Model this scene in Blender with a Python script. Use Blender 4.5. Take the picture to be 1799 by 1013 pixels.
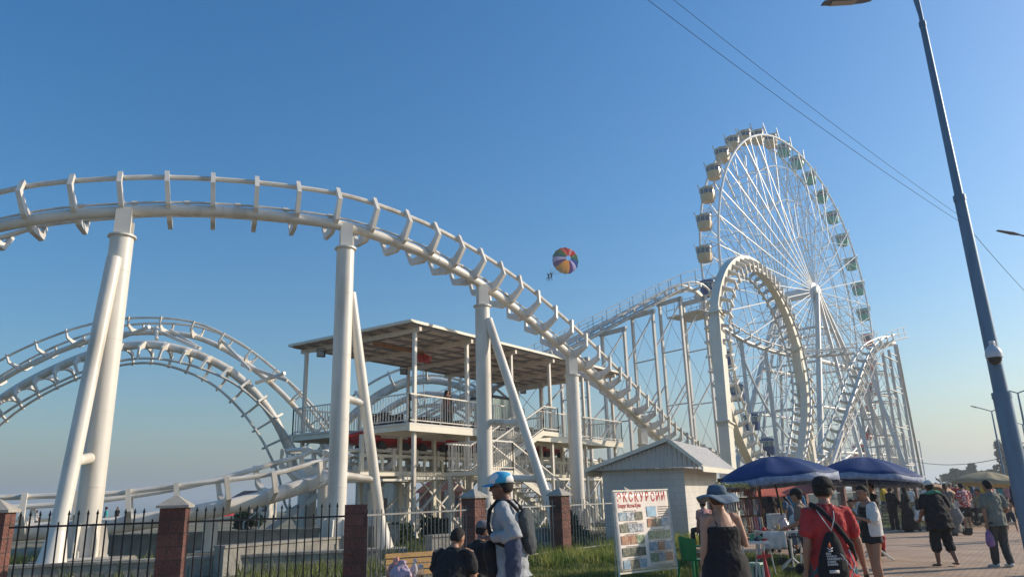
import bpy, math, random
import numpy as np
from mathutils import Vector, Matrix
random.seed(7)
R = math.radians
# ------------------------------------------------------------------ camera, sky, sun
for o in list(bpy.data.objects): bpy.data.objects.remove(o)
scene = bpy.context.scene
col = scene.collection
W, H, F = 1799.0, 1013.0, 1310.0
PITCH, ROLL, CZ = R(15.6), R(1.6), 1.6
fw = np.array([0, math.cos(PITCH), math.sin(PITCH)])
r0 = np.array([1.0, 0, 0]); u0 = np.cross(r0, fw)
RV = math.cos(ROLL)*r0 - math.sin(ROLL)*u0
UV = math.sin(ROLL)*r0 + math.cos(ROLL)*u0
cam = bpy.data.objects.new('Camera', bpy.data.cameras.new('Camera')); col.objects.link(cam)
cam.data.sensor_width = 36; cam.data.lens = 36*F/W; cam.data.clip_end = 6000; cam.data.clip_start = .1
m = Matrix.Identity(4)
for i in range(3):
    m[i][0] = RV[i]; m[i][1] = UV[i]; m[i][2] = -fw[i]
m[2][3] = CZ
cam.matrix_world = m
scene.camera = cam
SUN_EL, SUN_AZ = R(24), R(13)           # azimuth measured from +X towards +Y
world = bpy.data.worlds.new('World'); scene.world = world; world.use_nodes = True
wn = world.node_tree.nodes; wl = world.node_tree.links
sky = wn.new('ShaderNodeTexSky'); sky.sky_type = 'NISHITA'; sky.sun_disc = False
sky.sun_elevation = SUN_EL; sky.sun_rotation = R(90)-SUN_AZ
sky.air_density = 1.4; sky.dust_density = 1.6; sky.ozone_density = 6; sky.altitude = 0
bg = wn['Background']; bg.inputs[1].default_value = 0.122
hs = wn.new('ShaderNodeHueSaturation'); hs.inputs['Saturation'].default_value = 1.24
wl.new(sky.outputs[0], hs.inputs['Color']); wl.new(hs.outputs[0], bg.inputs[0])
sun = bpy.data.objects.new('Sun', bpy.data.lights.new('Sun', 'SUN')); col.objects.link(sun)
sun.data.energy = 3.9; sun.data.angle = R(.5); sun.data.color = (1, .86, .68)
sd = Vector((math.cos(SUN_EL)*math.cos(SUN_AZ), math.cos(SUN_EL)*math.sin(SUN_AZ), math.sin(SUN_EL)))
sun.rotation_euler = sd.to_track_quat('Z', 'Y').to_euler()
scene.view_settings.view_transform = 'Standard'; scene.view_settings.look = 'None'
scene.view_settings.exposure = 0.32; scene.view_settings.gamma = 1

def ray(px, py): return fw + RV*((px-W/2)/F) - UV*((py-H/2)/F)
def at(px, py, Y):
    d = ray(px, py); return Vector(np.array([0, 0, CZ]) + d*(Y/d[1]))
def atz(px, py, z):
    d = ray(px, py); return Vector(np.array([0, 0, CZ]) + d*((z-CZ)/d[2]))
def gx(px, Y, z=1.0):                    # x of the vertical plane of a pixel column at depth Y and height z
    best = at(px, 870, Y)
    for py in (870, ):
        lo, hi = -600, 1600
        for _ in range(40):
            mid = (lo+hi)/2
            if at(px, mid, Y).z > z: lo = mid
            else: hi = mid
        best = at(px, lo, Y)
    return best.x
V = Vector
# ------------------------------------------------------------------ materials
MATS = {}
def mat(name, c, rough=.6, metal=0, var=.12, scale=6, bump=0, bscale=30, alpha=None, trans=0, spec=None, emis=None, stretch=None):
    if name in MATS: return MATS[name]
    m = bpy.data.materials.new(name); m.use_nodes = True; MATS[name] = m
    nt = m.node_tree; n = nt.nodes; l = nt.links; b = n['Principled BSDF']
    tc = n.new('ShaderNodeTexCoord')
    src = tc.outputs['Object']
    if stretch:
        mp = n.new('ShaderNodeMapping'); mp.inputs['Scale'].default_value = stretch; l.new(src, mp.inputs[0]); src = mp.outputs[0]
    nz = n.new('ShaderNodeTexNoise'); nz.inputs['Scale'].default_value = scale; nz.inputs['Detail'].default_value = 5
    l.new(src, nz.inputs['Vector'])
    mx = n.new('ShaderNodeMix'); mx.data_type = 'RGBA'
    cr = n.new('ShaderNodeMapRange'); cr.inputs[1].default_value = .3; cr.inputs[2].default_value = .7
    l.new(nz.outputs[0], cr.inputs[0]); l.new(cr.outputs[0], mx.inputs[0])
    mx.inputs[6].default_value = (c[0]*(1-var), c[1]*(1-var), c[2]*(1-var), 1)
    mx.inputs[7].default_value = (min(1, c[0]*(1+var)), min(1, c[1]*(1+var)), min(1, c[2]*(1+var)), 1)
    l.new(mx.outputs[2], b.inputs['Base Color'])
    b.inputs['Roughness'].default_value = rough; b.inputs['Metallic'].default_value = metal
    if trans: b.inputs['Transmission Weight'].default_value = trans
    if alpha is not None: b.inputs['Alpha'].default_value = alpha
    if spec is not None: b.inputs['Specular IOR Level'].default_value = spec
    if bump:
        nb = n.new('ShaderNodeTexNoise'); nb.inputs['Scale'].default_value = bscale; nb.inputs['Detail'].default_value = 6
        l.new(src, nb.inputs['Vector'])
        bp = n.new('ShaderNodeBump'); bp.inputs['Strength'].default_value = bump; bp.inputs['Distance'].default_value = .03
        l.new(nb.outputs[0], bp.inputs['Height']); l.new(bp.outputs[0], b.inputs['Normal'])
    return m
def add_dirt(m, c, lo=.55, hi=.75, scale=2.5, stretch=(1, 1, .15), amt=.6):
    """streaks of dirt with a shape of their own over a painted surface"""
    nt = m.node_tree; n = nt.nodes; l = nt.links; b = n['Principled BSDF']
    old = b.inputs['Base Color'].links[0].from_socket
    tc = n.new('ShaderNodeTexCoord'); mp = n.new('ShaderNodeMapping'); mp.inputs['Scale'].default_value = stretch
    l.new(tc.outputs['Object'], mp.inputs[0])
    nz = n.new('ShaderNodeTexNoise'); nz.inputs['Scale'].default_value = scale; nz.inputs['Detail'].default_value = 8
    l.new(mp.outputs[0], nz.inputs['Vector'])
    mr = n.new('ShaderNodeMapRange'); mr.inputs[1].default_value = lo; mr.inputs[2].default_value = hi; mr.inputs[4].default_value = amt
    l.new(nz.outputs[0], mr.inputs[0])
    mx = n.new('ShaderNodeMix'); mx.data_type = 'RGBA'; l.new(mr.outputs[0], mx.inputs[0])
    l.new(old, mx.inputs[6]); mx.inputs[7].default_value = (*c, 1); l.new(mx.outputs[2], b.inputs['Base Color'])
    return m
def brick_mat(name, c1, c2, mortar, sx=1, bw=.4, bh=.2, ms=.012, rough=.85, horiz=False, rot=0, bump=.5, nbump=0, nvar=.35, offset=.5):
    m = bpy.data.materials.new(name); m.use_nodes = True; MATS[name] = m
    nt = m.node_tree; n = nt.nodes; l = nt.links; b = n['Principled BSDF']
    tc = n.new('ShaderNodeTexCoord'); sp = n.new('ShaderNodeSeparateXYZ'); l.new(tc.outputs['Object'], sp.inputs[0])
    cb = n.new('ShaderNodeCombineXYZ')
    if horiz:
        l.new(sp.outputs[0], cb.inputs[0]); l.new(sp.outputs[1], cb.inputs[1])
    else:
        ad = n.new('ShaderNodeMath'); ad.operation = 'ADD'; l.new(sp.outputs[0], ad.inputs[0]); l.new(sp.outputs[1], ad.inputs[1])
        l.new(ad.outputs[0], cb.inputs[0]); l.new(sp.outputs[2], cb.inputs[1])
    mp = n.new('ShaderNodeMapping'); mp.inputs['Rotation'].default_value = (0, 0, rot); l.new(cb.outputs[0], mp.inputs[0])
    br = n.new('ShaderNodeTexBrick'); l.new(mp.outputs[0], br.inputs['Vector'])
    br.inputs['Color1'].default_value = (*c1, 1); br.inputs['Color2'].default_value = (*c2, 1); br.inputs['Mortar'].default_value = (*mortar, 1)
    br.inputs['Scale'].default_value = 1; br.inputs['Mortar Size'].default_value = ms; br.inputs['Brick Width'].default_value = bw
    br.inputs['Row Height'].default_value = bh; br.inputs['Bias'].default_value = 0; br.offset = offset
    nz = n.new('ShaderNodeTexNoise'); nz.inputs['Scale'].default_value = 1.1; nz.inputs['Detail'].default_value = 8; l.new(tc.outputs['Object'], nz.inputs['Vector'])
    mr = n.new('ShaderNodeMapRange'); mr.inputs[1].default_value = .3; mr.inputs[2].default_value = .7; mr.inputs[3].default_value = 1-nvar; mr.inputs[4].default_value = 1+nvar*.4
    l.new(nz.outputs[0], mr.inputs[0])
    mx = n.new('ShaderNodeVectorMath'); mx.operation = 'MULTIPLY'; l.new(br.outputs[0], mx.inputs[0]); l.new(mr.outputs[0], mx.inputs[1])
    l.new(mx.outputs[0], b.inputs['Base Color']); b.inputs['Roughness'].default_value = rough
    bp = n.new('ShaderNodeBump'); bp.inputs['Strength'].default_value = bump; bp.inputs['Distance'].default_value = .01; bp.invert = True
    l.new(br.outputs['Fac'], bp.inputs['Height'])
    last = bp
    if nbump:
        n2 = n.new('ShaderNodeTexNoise'); n2.inputs['Scale'].default_value = 22; n2.inputs['Detail'].default_value = 6; l.new(tc.outputs['Object'], n2.inputs['Vector'])
        b2 = n.new('ShaderNodeBump'); b2.inputs['Strength'].default_value = nbump; b2.inputs['Distance'].default_value = .06
        l.new(n2.outputs[0], b2.inputs['Height']); l.new(bp.outputs[0], b2.inputs['Normal']); last = b2
    l.new(last.outputs[0], b.inputs['Normal'])
    return m
def two_tone(name, a, b_, kind='noise', scale=12, lo=.48, hi=.52, rough=.85, axis=None):
    m = bpy.data.materials.new(name); m.use_nodes = True; MATS[name] = m
    nt = m.node_tree; n = nt.nodes; l = nt.links; b = n['Principled BSDF']
    tc = n.new('ShaderNodeTexCoord')
    if kind == 'noise': t = n.new('ShaderNodeTexNoise'); t.inputs['Detail'].default_value = 1
    elif kind == 'vor': t = n.new('ShaderNodeTexVoronoi')
    else: t = n.new('ShaderNodeTexWave'); t.inputs['Distortion'].default_value = .4; t.bands_direction = axis or 'X'
    t.inputs['Scale'].default_value = scale; l.new(tc.outputs['Object'], t.inputs['Vector'])
    mr = n.new('ShaderNodeMapRange'); mr.inputs[1].default_value = lo; mr.inputs[2].default_value = hi; l.new(t.outputs[0], mr.inputs[0])
    mx = n.new('ShaderNodeMix'); mx.data_type = 'RGBA'; l.new(mr.outputs[0], mx.inputs[0])
    mx.inputs[6].default_value = (*a, 1); mx.inputs[7].default_value = (*b_, 1); l.new(mx.outputs[2], b.inputs['Base Color'])
    b.inputs['Roughness'].default_value = rough
    return m
white = add_dirt(mat('white_paint', (.70, .66, .585), .38, var=.05, scale=1.3, bump=.04, bscale=14), (.34, .26, .17), .50, .76, 2.2, (1, 1, .13), .62)
white2 = mat('pale_steel_paint', (.62, .59, .54), .42, var=.08, scale=2)
steel = mat('galvanised_steel', (.42, .44, .46), .45, metal=.35, var=.12)
cream_paint = mat('cream_paint', (.72, .67, .55), .45, var=.06, scale=1.5)
black_iron = mat('black_iron', (.012, .012, .014), .45, var=.2)
grey_iron = mat('grey_iron', (.20, .20, .19), .5, var=.15)
concrete = add_dirt(mat('concrete', (.30, .285, .25), .92, var=.25, scale=3, bump=.6, bscale=25), (.13, .12, .10), .45, .75, 1.2, (1, 1, .6), .7)
cap_mat = mat('pillar_cap_stone', (.36, .33, .28), .85, var=.15, bump=.3)
pillar_mat = brick_mat('split_face_block', (.155, .066, .052), (.225, .098, .074), (.12, .07, .055), bw=.4, bh=.2, nbump=1.0, nvar=.5)
pave = brick_mat('brick_paving', (.54, .37, .245), (.43, .285, .19), (.23, .17, .12), bw=.24, bh=.12, ms=.012, horiz=True, rot=R(35), bump=.6, nvar=.30)
blockwall = brick_mat('white_block_wall', (.60, .58, .53), (.57, .55, .505), (.51, .49, .455), bw=.4, bh=.2, ms=.012, bump=.25, nbump=.15, nvar=.12)
skin = mat('tanned_skin', (.33, .17, .105), .55, var=.08, scale=9)
skin_d = mat('dark_tanned_skin', (.20, .095, .06), .5, var=.1, scale=9)
skin_l = mat('light_skin', (.44, .25, .17), .55, var=.08, scale=9)
hair_m = mat('black_hair', (.010, .008, .007), .85, var=.3, scale=40, bump=.4, bscale=90)
hair_b = mat('brown_hair', (.07, .035, .018), .8, var=.3, scale=40, bump=.4, bscale=90)
cloth = {}
def cl(name, c, rough=.9, **k):
    if name not in cloth: cloth[name] = mat('cloth_'+name, c, rough, var=.22, scale=5, bump=.7, bscale=9, **k)
    return cloth[name]
# ------------------------------------------------------------------ mesh builder
class MB:
    def __init__(s): s.v = []; s.f = []
    def add(s, vs, fs):
        o = len(s.v); s.v += [tuple(v) for v in vs]; s.f += [tuple(i+o for i in f) for f in fs]; return s
    def box(s, c, size, rz=0, ax=None):
        sx, sy, sz = [q/2 for q in size]; vs = []
        if ax is None:
            cx, sn = math.cos(rz), math.sin(rz); ax = (V((cx, sn, 0)), V((-sn, cx, 0)), V((0, 0, 1)))
        c = V(c)
        for k in (-1, 1):
            for j in (-1, 1):
                for i in (-1, 1): vs.append(c+ax[0]*sx*i+ax[1]*sy*j+ax[2]*sz*k)
        return s.add(vs, [(0, 2, 3, 1), (4, 5, 7, 6), (0, 1, 5, 4), (2, 6, 7, 3), (0, 4, 6, 2), (1, 3, 7, 5)])
    def beam(s, a, b, w, h=None, up=(0, 0, 1)):
        a, b = V(a), V(b); h = h or w; t = (b-a).normalized(); up = V(up)
        if abs(t.dot(up)) > .98: up = V((0, 1, 0))
        x = t.cross(up).normalized(); y = x.cross(t)
        return s.box((a+b)/2, (w, (b-a).length, h), ax=(x, t, y))
    def cyl(s, a, b, r1, r2=None, n=12, cap=True):
        a, b = V(a), V(b); r2 = r1 if r2 is None else r2
        t = (b-a).normalized(); up = V((0, 0, 1)) if abs(t.z) < .95 else V((1, 0, 0))
        x = t.cross(up).normalized(); y = t.cross(x)
        vs = []
        for p, r in ((a, r1), (b, r2)):
            for i in range(n):
                an = 2*math.pi*i/n; vs.append(p+x*r*math.cos(an)+y*r*math.sin(an))
        fs = [(i, i+n, (i+1) % n+n, (i+1) % n) for i in range(n)]
        if cap: fs += [tuple(range(n)), tuple(reversed(range(n, 2*n)))]
        return s.add(vs, fs)
    def sweep(s, pts, r, n=8, closed=False, xs=None):
        """round tube along points; r number or list; xs optional list of frame x vectors"""
        pts = [V(p) for p in pts]; N = len(pts); vs = []
        px = None
        for i, p in enumerate(pts):
            t = (pts[min(i+1, N-1)]-pts[max(i-1, 0)]).normalized()
            if px is None: up = V((0, 0, 1)) if abs(t.z) < .95 else V((1, 0, 0)); x = t.cross(up).normalized()
            else: x = (px-t*px.dot(t)).normalized()
            px = x; y = t.cross(x); rr = r[i] if isinstance(r, (list, tuple)) else r
            for k in range(n):
                an = 2*math.pi*k/n; vs.append(p+x*rr*math.cos(an)+y*rr*math.sin(an))
        fs = []
        for i in range(N-1):
            for k in range(n):
                k2 = (k+1) % n; fs.append((i*n+k, i*n+k2, (i+1)*n+k2, (i+1)*n+k))
        fs += [tuple(reversed(range(n))), tuple(range((N-1)*n, N*n))]
        return s.add(vs, fs)
    def sweep_box(s, pts, xs, ys, w, h):
        vs = []; N = len(pts)
        for p, x, y in zip(pts, xs, ys):
            vs += [p-x*w/2-y*h/2, p+x*w/2-y*h/2, p+x*w/2+y*h/2, p-x*w/2+y*h/2]
        fs = [(i*4+k, (i+1)*4+k, (i+1)*4+(k+1) % 4, i*4+(k+1) % 4) for i in range(N-1) for k in range(4)]
        fs += [(0, 1, 2, 3), tuple((N-1)*4+k for k in (3, 2, 1, 0))]
        return s.add(vs, fs)
    def loft(s, secs, n=16, fr=None, cap=True):
        """secs: (centre, rx, ry[, xdir, ydir]); elliptical rings"""
        vs = []
        for q in secs:
            c, rx, ry = V(q[0]), q[1], q[2]
            x, y = (V(q[3]), V(q[4])) if len(q) > 3 else (fr or (V((1, 0, 0)), V((0, 1, 0))))
            for k in range(n):
                an = 2*math.pi*k/n; vs.append(c+x*rx*math.cos(an)+y*ry*math.sin(an))
        N = len(secs)
        fs = [(i*n+k, i*n+(k+1) % n, (i+1)*n+(k+1) % n, (i+1)*n+k) for i in range(N-1) for k in range(n)]
        if cap: fs += [tuple(reversed(range(n))), tuple(range((N-1)*n, N*n))]
        return s.add(vs, fs)
    def lathe(s, prof, c=(0, 0, 0), n=20, cap=False):
        return s.loft([(V(c)+V((0, 0, z)), r, r) for r, z in prof], n, cap=cap)
    def ell(s, c, r, fr=None, n=14, m_=9):
        c = V(c); fr = fr or (V((1, 0, 0)), V((0, 1, 0)), V((0, 0, 1))); vs = []
        for j in range(1, m_):
            ph = -math.pi/2+math.pi*j/m_
            for k in range(n):
                an = 2*math.pi*k/n
                vs.append(c+fr[0]*r[0]*math.cos(ph)*math.cos(an)+fr[1]*r[1]*math.cos(ph)*math.sin(an)+fr[2]*r[2]*math.sin(ph))
        vs += [c-fr[2]*r[2], c+fr[2]*r[2]]; b, t = len(vs)-2, len(vs)-1
        fs = [(j*n+k, j*n+(k+1) % n, (j+1)*n+(k+1) % n, (j+1)*n+k) for j in range(m_-2) for k in range(n)]
        fs += [(b, (k+1) % n, k) for k in range(n)] + [(t, (m_-2)*n+k, (m_-2)*n+(k+1) % n) for k in range(n)]
        return s.add(vs, fs)
    def prism(s, poly, a, x, y, t, th):
        """poly (u,v) in plane (x,y) at a, thickness th along t centred"""
        n = len(poly); vs = [a+x*u+y*v-t*th/2 for u, v in poly]+[a+x*u+y*v+t*th/2 for u, v in poly]
        fs = [tuple(reversed(range(n))), tuple(range(n, 2*n))]+[(i, (i+1) % n, (i+1) % n+n, i+n) for i in range(n)]
        return s.add(vs, fs)
def obj(name, mb, mt, parent=None, smooth=None, base=None, label=None, kind=None):
    me = bpy.data.meshes.new(name); off = V((0, 0, 0))
    if parent is not None:
        p = parent
        while p: off = off+p.location if not p.get('_local') else V((0, 0, 0)); p = p.parent if not p.get('_local') else None
    if base is not None: off = off+V(base)
    if off.length > 0: vs = [(v[0]-off.x, v[1]-off.y, v[2]-off.z) for v in mb.v]
    else: vs = mb.v
    me.from_pydata(vs, [], mb.f); me.materials.append(mt)
    if smooth is not False:
        me.polygons.foreach_set('use_smooth', [True]*len(me.polygons))
        me.set_sharp_from_angle(angle=R(38 if smooth is None else smooth))
    o = bpy.data.objects.new(name, me); col.objects.link(o)
    if parent is not None: o.parent = parent
    if base is not None: o.location = base
    if label: o['label'] = label
    if kind: o['kind'] = kind
    return o
def thing(name, label, cat, loc=(0, 0, 0), rz=0, group=None, local=False):
    o = bpy.data.objects.new(name, None); col.objects.link(o); o.location = loc; o.rotation_euler = (0, 0, rz)
    o['label'] = label; o['category'] = cat; o.empty_display_size = .2
    if group: o['group'] = group
    if local: o['_local'] = 1
    return o
def tag(o, label, cat, group=None, kind=None):
    o['label'] = label; o['category'] = cat
    if group: o['group'] = group
    if kind: o['kind'] = kind
    return o
def dup(o, parent=None):
    c = o.copy(); col.objects.link(c); c.parent = parent
    for ch in o.children: dup(ch, c)
    return c
def relabel(o, label, loc=None, rz=None):
    o['label'] = label
    if loc is not None: o.location = loc
    if rz is not None: o.rotation_euler = (0, 0, rz)
    return o
def centre_base(mb): return V(mb.v[0])
# ------------------------------------------------------------------ setting
def flat(name, pts, z, mt, kind='structure', th=0):
    b = MB(); n = len(pts)
    if th:
        b.add([(x, y, z-th) for x, y in pts]+[(x, y, z) for x, y in pts],
              [tuple(range(n, 2*n))]+[(i, (i+1) % n, (i+1) % n+n, i+n) for i in range(n)])
    else: b.add([(x, y, z) for x, y in pts], [tuple(range(n))])
    o = obj(name, b, mt, smooth=False); o['kind'] = kind; return o
earth = add_dirt(mat('sandy_earth', (.25, .21, .15), .95, var=.25, scale=.7, bump=.5, bscale=4), (.07, .10, .035), .42, .62, .35, (1, 1, 1), .85)
flat('ground', [(-3000, -600), (3000, -600), (3000, 4000), (-3000, 4000)], 0, earth)
FD = V((.6, .8, 0)); P4 = V((1.05, 19.7, 0))
def fl(s, off=0): p = P4+FD*s+V((.8, -.6, 0))*off; return (p.x, p.y)
flat('pavement', [(-14, -6), (60, -6), (90, 60), (120, 150), fl(160, .45), fl(0, .45), (-2.2, 13.4), (-9, 11.0)], .004, pave)
lawn = mat('lawn_soil', (.075, .095, .03), .95, var=.35, scale=2.5, bump=.6, bscale=18)
bed1 = [(-2.0, 10.6), (2.2, 11.2), (5.2, 13.6), (6.5, 15.8), (6.6, 18.2), (4.9, 20.6), fl(4.4, .5), fl(0, .5), (-2.1, 13.7)]
flat('lawn', bed1, .05, lawn, th=.046)
bed2 = [fl(11, .5), (14.0, 29.6), (19.6, 31.2), (24, 38), (45, 75), fl(75, .5)]
flat('lawn', bed2, .05, lawn, th=.046)
def kerb(pts, lab):
    b = MB()
    for a, c in zip(pts[:-1], pts[1:]): b.beam(V((a[0], a[1], .06)), V((c[0], c[1], .06)), .14, .12)
    o = obj('kerb', b, concrete, smooth=False); o['kind'] = 'structure'
kerb([(2.2, 11.2), (5.2, 13.6), (6.5, 15.8), (6.6, 18.2), (4.9, 20.6), fl(4.4, .5)], '')
kerb([fl(11, .6), (14.0, 29.5), (19.6, 31.1), (24, 38), (45, 75)], '')
waterm = mat('lake_water', (.03, .10, .17), .12, var=.2, scale=.02, bump=.25, bscale=.6)
flat('lake', [(-3000, 150), (60, 150), (60, 3900), (-3000, 3900)], .05, waterm, th=.03)
# far shore hills across the lake
hb = MB(); N = 90
hm = mat('far_hills', (.13, .15, .16), .95, var=.2, scale=.01)
xs = [-2800+3800*i/N for i in range(N+1)]
top = [14+10*math.sin(x*.004)+7*math.sin(x*.013+1)+4*math.sin(x*.031) for x in xs]
hb.add([(x, 3300, 0) for x in xs]+[(x, 3420, t) for x, t in zip(xs, top)]+[(x, 3800, 0) for x in xs],
       [(i, i+1, i+N+2, i+N+1) for i in range(N)]+[(i+N+1, i+N+2, i+2*N+3, i+2*N+2) for i in range(N)])
obj('hills', hb, hm)['kind'] = 'structure'

# ------------------------------------------------------------------ roller coaster
def catmull(P, per=8):
    P = [np.array(p, float) for p in P]; Q = [2*P[0]-P[1]]+P+[2*P[-1]-P[-2]]; out = []
    for i in range(1, len(Q)-2):
        for k in range(per):
            t = k/per; a, b, c, d = Q[i-1:i+3]
            out.append(.5*((2*b)+(-a+c)*t+(2*a-5*b+4*c-d)*t*t+(-a+3*b-3*c+d)*t**3))
    out.append(P[-1]); return out
def resample(C, step):
    C = np.array(C); d = np.r_[0, np.cumsum(np.linalg.norm(np.diff(C[:, :3], axis=0), axis=1))]
    n = max(2, int(d[-1]/step)); t = np.linspace(0, d[-1], n+1)
    return np.stack([np.interp(t, d, C[:, k]) for k in range(C.shape[1])], 1)
coaster = thing('roller_coaster', 'white steel roller coaster with a banked crest, vertical loop and lift hills', 'roller coaster', (0, 30, 0))
TIES = [0]; tie_rest = MB()
YOKE = [(-.80, .26), (-.80, .90), (-.69, .90), (-.69, .46), (-.60, .36), (-.30, .24), (.30, .24), (.60, .36), (.69, .46), (.69, .90), (.80, .90), (.80, .26), (.28, -.12), (-.28, -.12)]
def frames(S, side=None):
    out = []; n = len(S)
    for i in range(n):
        p = V(S[i][:3]); T = (V(S[min(i+1, n-1)][:3])-V(S[max(i-1, 0)][:3])).normalized()
        if side is not None: L = (side-T*side.dot(T)).normalized()
        else: L = T.cross(V((0, 0, 1))).normalized()
        Nn = L.cross(T); b = R(S[i][3]) if len(S[i]) > 3 else 0
        out.append((p, T, L*math.cos(b)+Nn*math.sin(b), Nn*math.cos(b)-L*math.sin(b)))
    return out
def track(P, side=None, tie=1.15, spine_r=.158, rail_r=.075, h=.82, g=.62, box=None, tie_parts=True, sc=1, yoke=YOKE, drop_spine=False, nside=16, tth=.125):
    S = resample(catmull(P), .45); fr = frames(S, side)
    if not drop_spine:
        sp = MB()
        if box: sp.sweep_box([f[0] for f in fr], [f[2] for f in fr], [f[3] for f in fr], box[0], box[1])
        else: sp.sweep([f[0] for f in fr], spine_r, nside)
        s_o = obj('spine_tube', sp, white if not box else cream_paint, coaster)
        if not box:
            for k in range(6, len(fr)-1, 13):
                p, T = fr[k][0], fr[k][1]; obj('weld_ring', MB().cyl(p-T*.02, p+T*.02, spine_r+.012, n=nside), white, s_o)
    for sgn in (-1, 1):
        rb = MB().sweep([f[0]+f[2]*g*sgn+f[3]*h for f in fr], rail_r, 8)
        obj('running_rail', rb, white, coaster)
    S2 = resample(catmull(P), tie); f2 = frames(S2, side)
    for k in range(1, len(f2)-1):
        p, T, L, Nn = f2[k]
        yk = [(u*sc, v*sc*(h/.82)) for u, v in yoke]
        if tie_parts and TIES[0] < 98:
            TIES[0] += 1; obj('cross_tie', MB().prism(yk, p, L, Nn, T, tth), white, coaster, smooth=False)
        else: tie_rest.prism(yk, p, L, Nn, T, tth)
    return fr
def PX(lst): return [(*at(a, b, Y), be) for a, b, Y, be in lst]
main_pts = PX([(-330, 575, 21.2, 40), (-190, 478, 19.8, 40), (-90, 423, 19.0, 40), (0, 398, 18.8, 40), (100, 380, 19.1, 40), (218, 371, 19.5, 40), (310, 369, 20.0, 40), (400, 372, 20.5, 40), (500, 381, 21.1, 39),
    (608, 398, 22.0, 36), (700, 427, 23.2, 33), (770, 457, 24.5, 29), (846, 500, 26.5, 23), (900, 538, 28.2, 17), (950, 579, 29.7, 12), (1003, 625, 31.5, 7), (1050, 668, 33.7, 3), (1100, 714, 36.6, 0), (1135, 746, 39, 0), (1170, 777, 42, 0), (1215, 806, 46.3, 0), (1262, 826, 50.5, 0)])
frm = track(main_pts)
# cable conduit clipped along the spine of the crest
cb = MB(); cb.sweep([f[0]+f[2]*.12+f[3]*.235 for f in frm[8:-20]], .035, 6)
for f in frm[9:-20:3]: cb.box(f[0]+f[2]*.12+f[3]*.23, (.09, .16, .09), ax=(f[2], f[1], f[3]))
obj('cable_conduit', cb, white2, coaster)
low_pts = PX([(-260, 948, 20.2, 12), (-120, 942, 20.6, 12), (0, 936, 21.2, 12), (69, 932, 21.6, 11), (160, 926, 22.0, 8), (230, 918, 22.5, 5), (359, 897, 23.2, 0), (449, 878, 24.0, -8), (510, 860, 24.7, -12), (575, 838, 25.7, -8)])
STD = V((.572, .820, 0)).normalized()           # direction of the station
A_ = atz(722, 556, 8.0); A_.z = 0; A0 = V((-3.83, 27.23, 0)); ST = STD; SW = V((-ST.y, ST.x, 0))   # SW: from the near edge to the far edge
RLEN, RWID = 16.75, 6.7
def st(s, w, z=0): return A0+ST*s+SW*w+V((0, 0, z))
TRW = 2.85
a1 = st(.2, TRW, 2.62)
low_pts += [(*st(-2.5, TRW-.1, 2.5), -3), (*st(.2, TRW, 2.62), 0), (*st(6, TRW, 2.62), 0), (*st(12, TRW, 2.62), 0), (*st(19, TRW, 2.62), 0), (*st(26, TRW, 2.62), 0)]
track(low_pts, spine_r=.235, tie=1.27, tth=.14)
# left double arc (the far twisted arch): upper rail pair and lower tube with ties
arc_lo = PX([(-160, 830, 37, 160), (-60, 742, 36, 160), (20, 680, 35.5, 160), (100, 637, 35.2, 165), (180, 607, 35.1, 172), (260, 596, 35.1, 180), (330, 608, 35.3, 190), (395, 636, 35.6, 200), (445, 677, 36, 212), (485, 730, 36.4, 222), (510, 786, 36.8, 230), (530, 850, 37.2, 235), (560, 900, 37.4, 235)])
track([(x, y, z-.25, b_) for x, y, z, b_ in arc_lo], tie=1.05, spine_r=.20, rail_r=.06, h=.78, tth=.10)
def plain_rails(P, offs, r, parent, step=.6, n=6, name='running_rail'):
    S = resample(catmull(P), step); fr = frames(S)
    for u, v, rr in offs: obj(name, MB().sweep([f[0]+f[2]*u+f[3]*v for f in fr], rr, n), white, parent)
    return fr
arc_hi = PX([(-170, 800, 38, 0), (-80, 712, 37.6, 0), (0, 655, 37.3, 0), (70, 617, 37, 0), (150, 586, 36.9, 0), (220, 571, 36.8, 0), (290, 569, 36.8, 0), (350, 578, 36.9, 0), (410, 606, 37, 0), (470, 651, 37.2, 0), (520, 700, 37.5, 0), (565, 760, 38, 0), (600, 820, 38.5, 0)])
track([(x, y, z-.45, b_) for x, y, z, b_ in arc_hi], tie=1.5, spine_r=.13, rail_r=.06, h=.62, tth=.07)
tb = MB()
for a, c in (((205, 596), (262, 574)), ((262, 574), (345, 610)), ((300, 580), (352, 612)), ((60, 640), (150, 595)), ((390, 598), (440, 650)), ((425, 640), (505, 668)), ((275, 575), (275, 596)), ((450, 672), (500, 655))):
    tb.cyl(at(*a, 36.5), at(*c, 35.6), .09, n=8)
obj('arch_truss', tb, white, coaster)
# second arch of the twist, seen through the station
arc2 = PX([(560, 800, 44, 20), (610, 742, 44, 20), (660, 700, 44, 20), (710, 675, 44, 20), (755, 668, 44, 20), (800, 676, 44, 20), (850, 700, 44, 20), (900, 745, 44, 20)])
track(arc2, tie=1.8, spine_r=.2, h=.7)
arc3 = PX([(600, 800, 46, 160), (660, 735, 46, 160), (715, 700, 46, 170), (765, 692, 46, 180), (815, 704, 46, 190), (865, 745, 46, 200), (900, 800, 46, 200)])
track(arc3, tie=1.8, spine_r=.2, h=.7)
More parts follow.
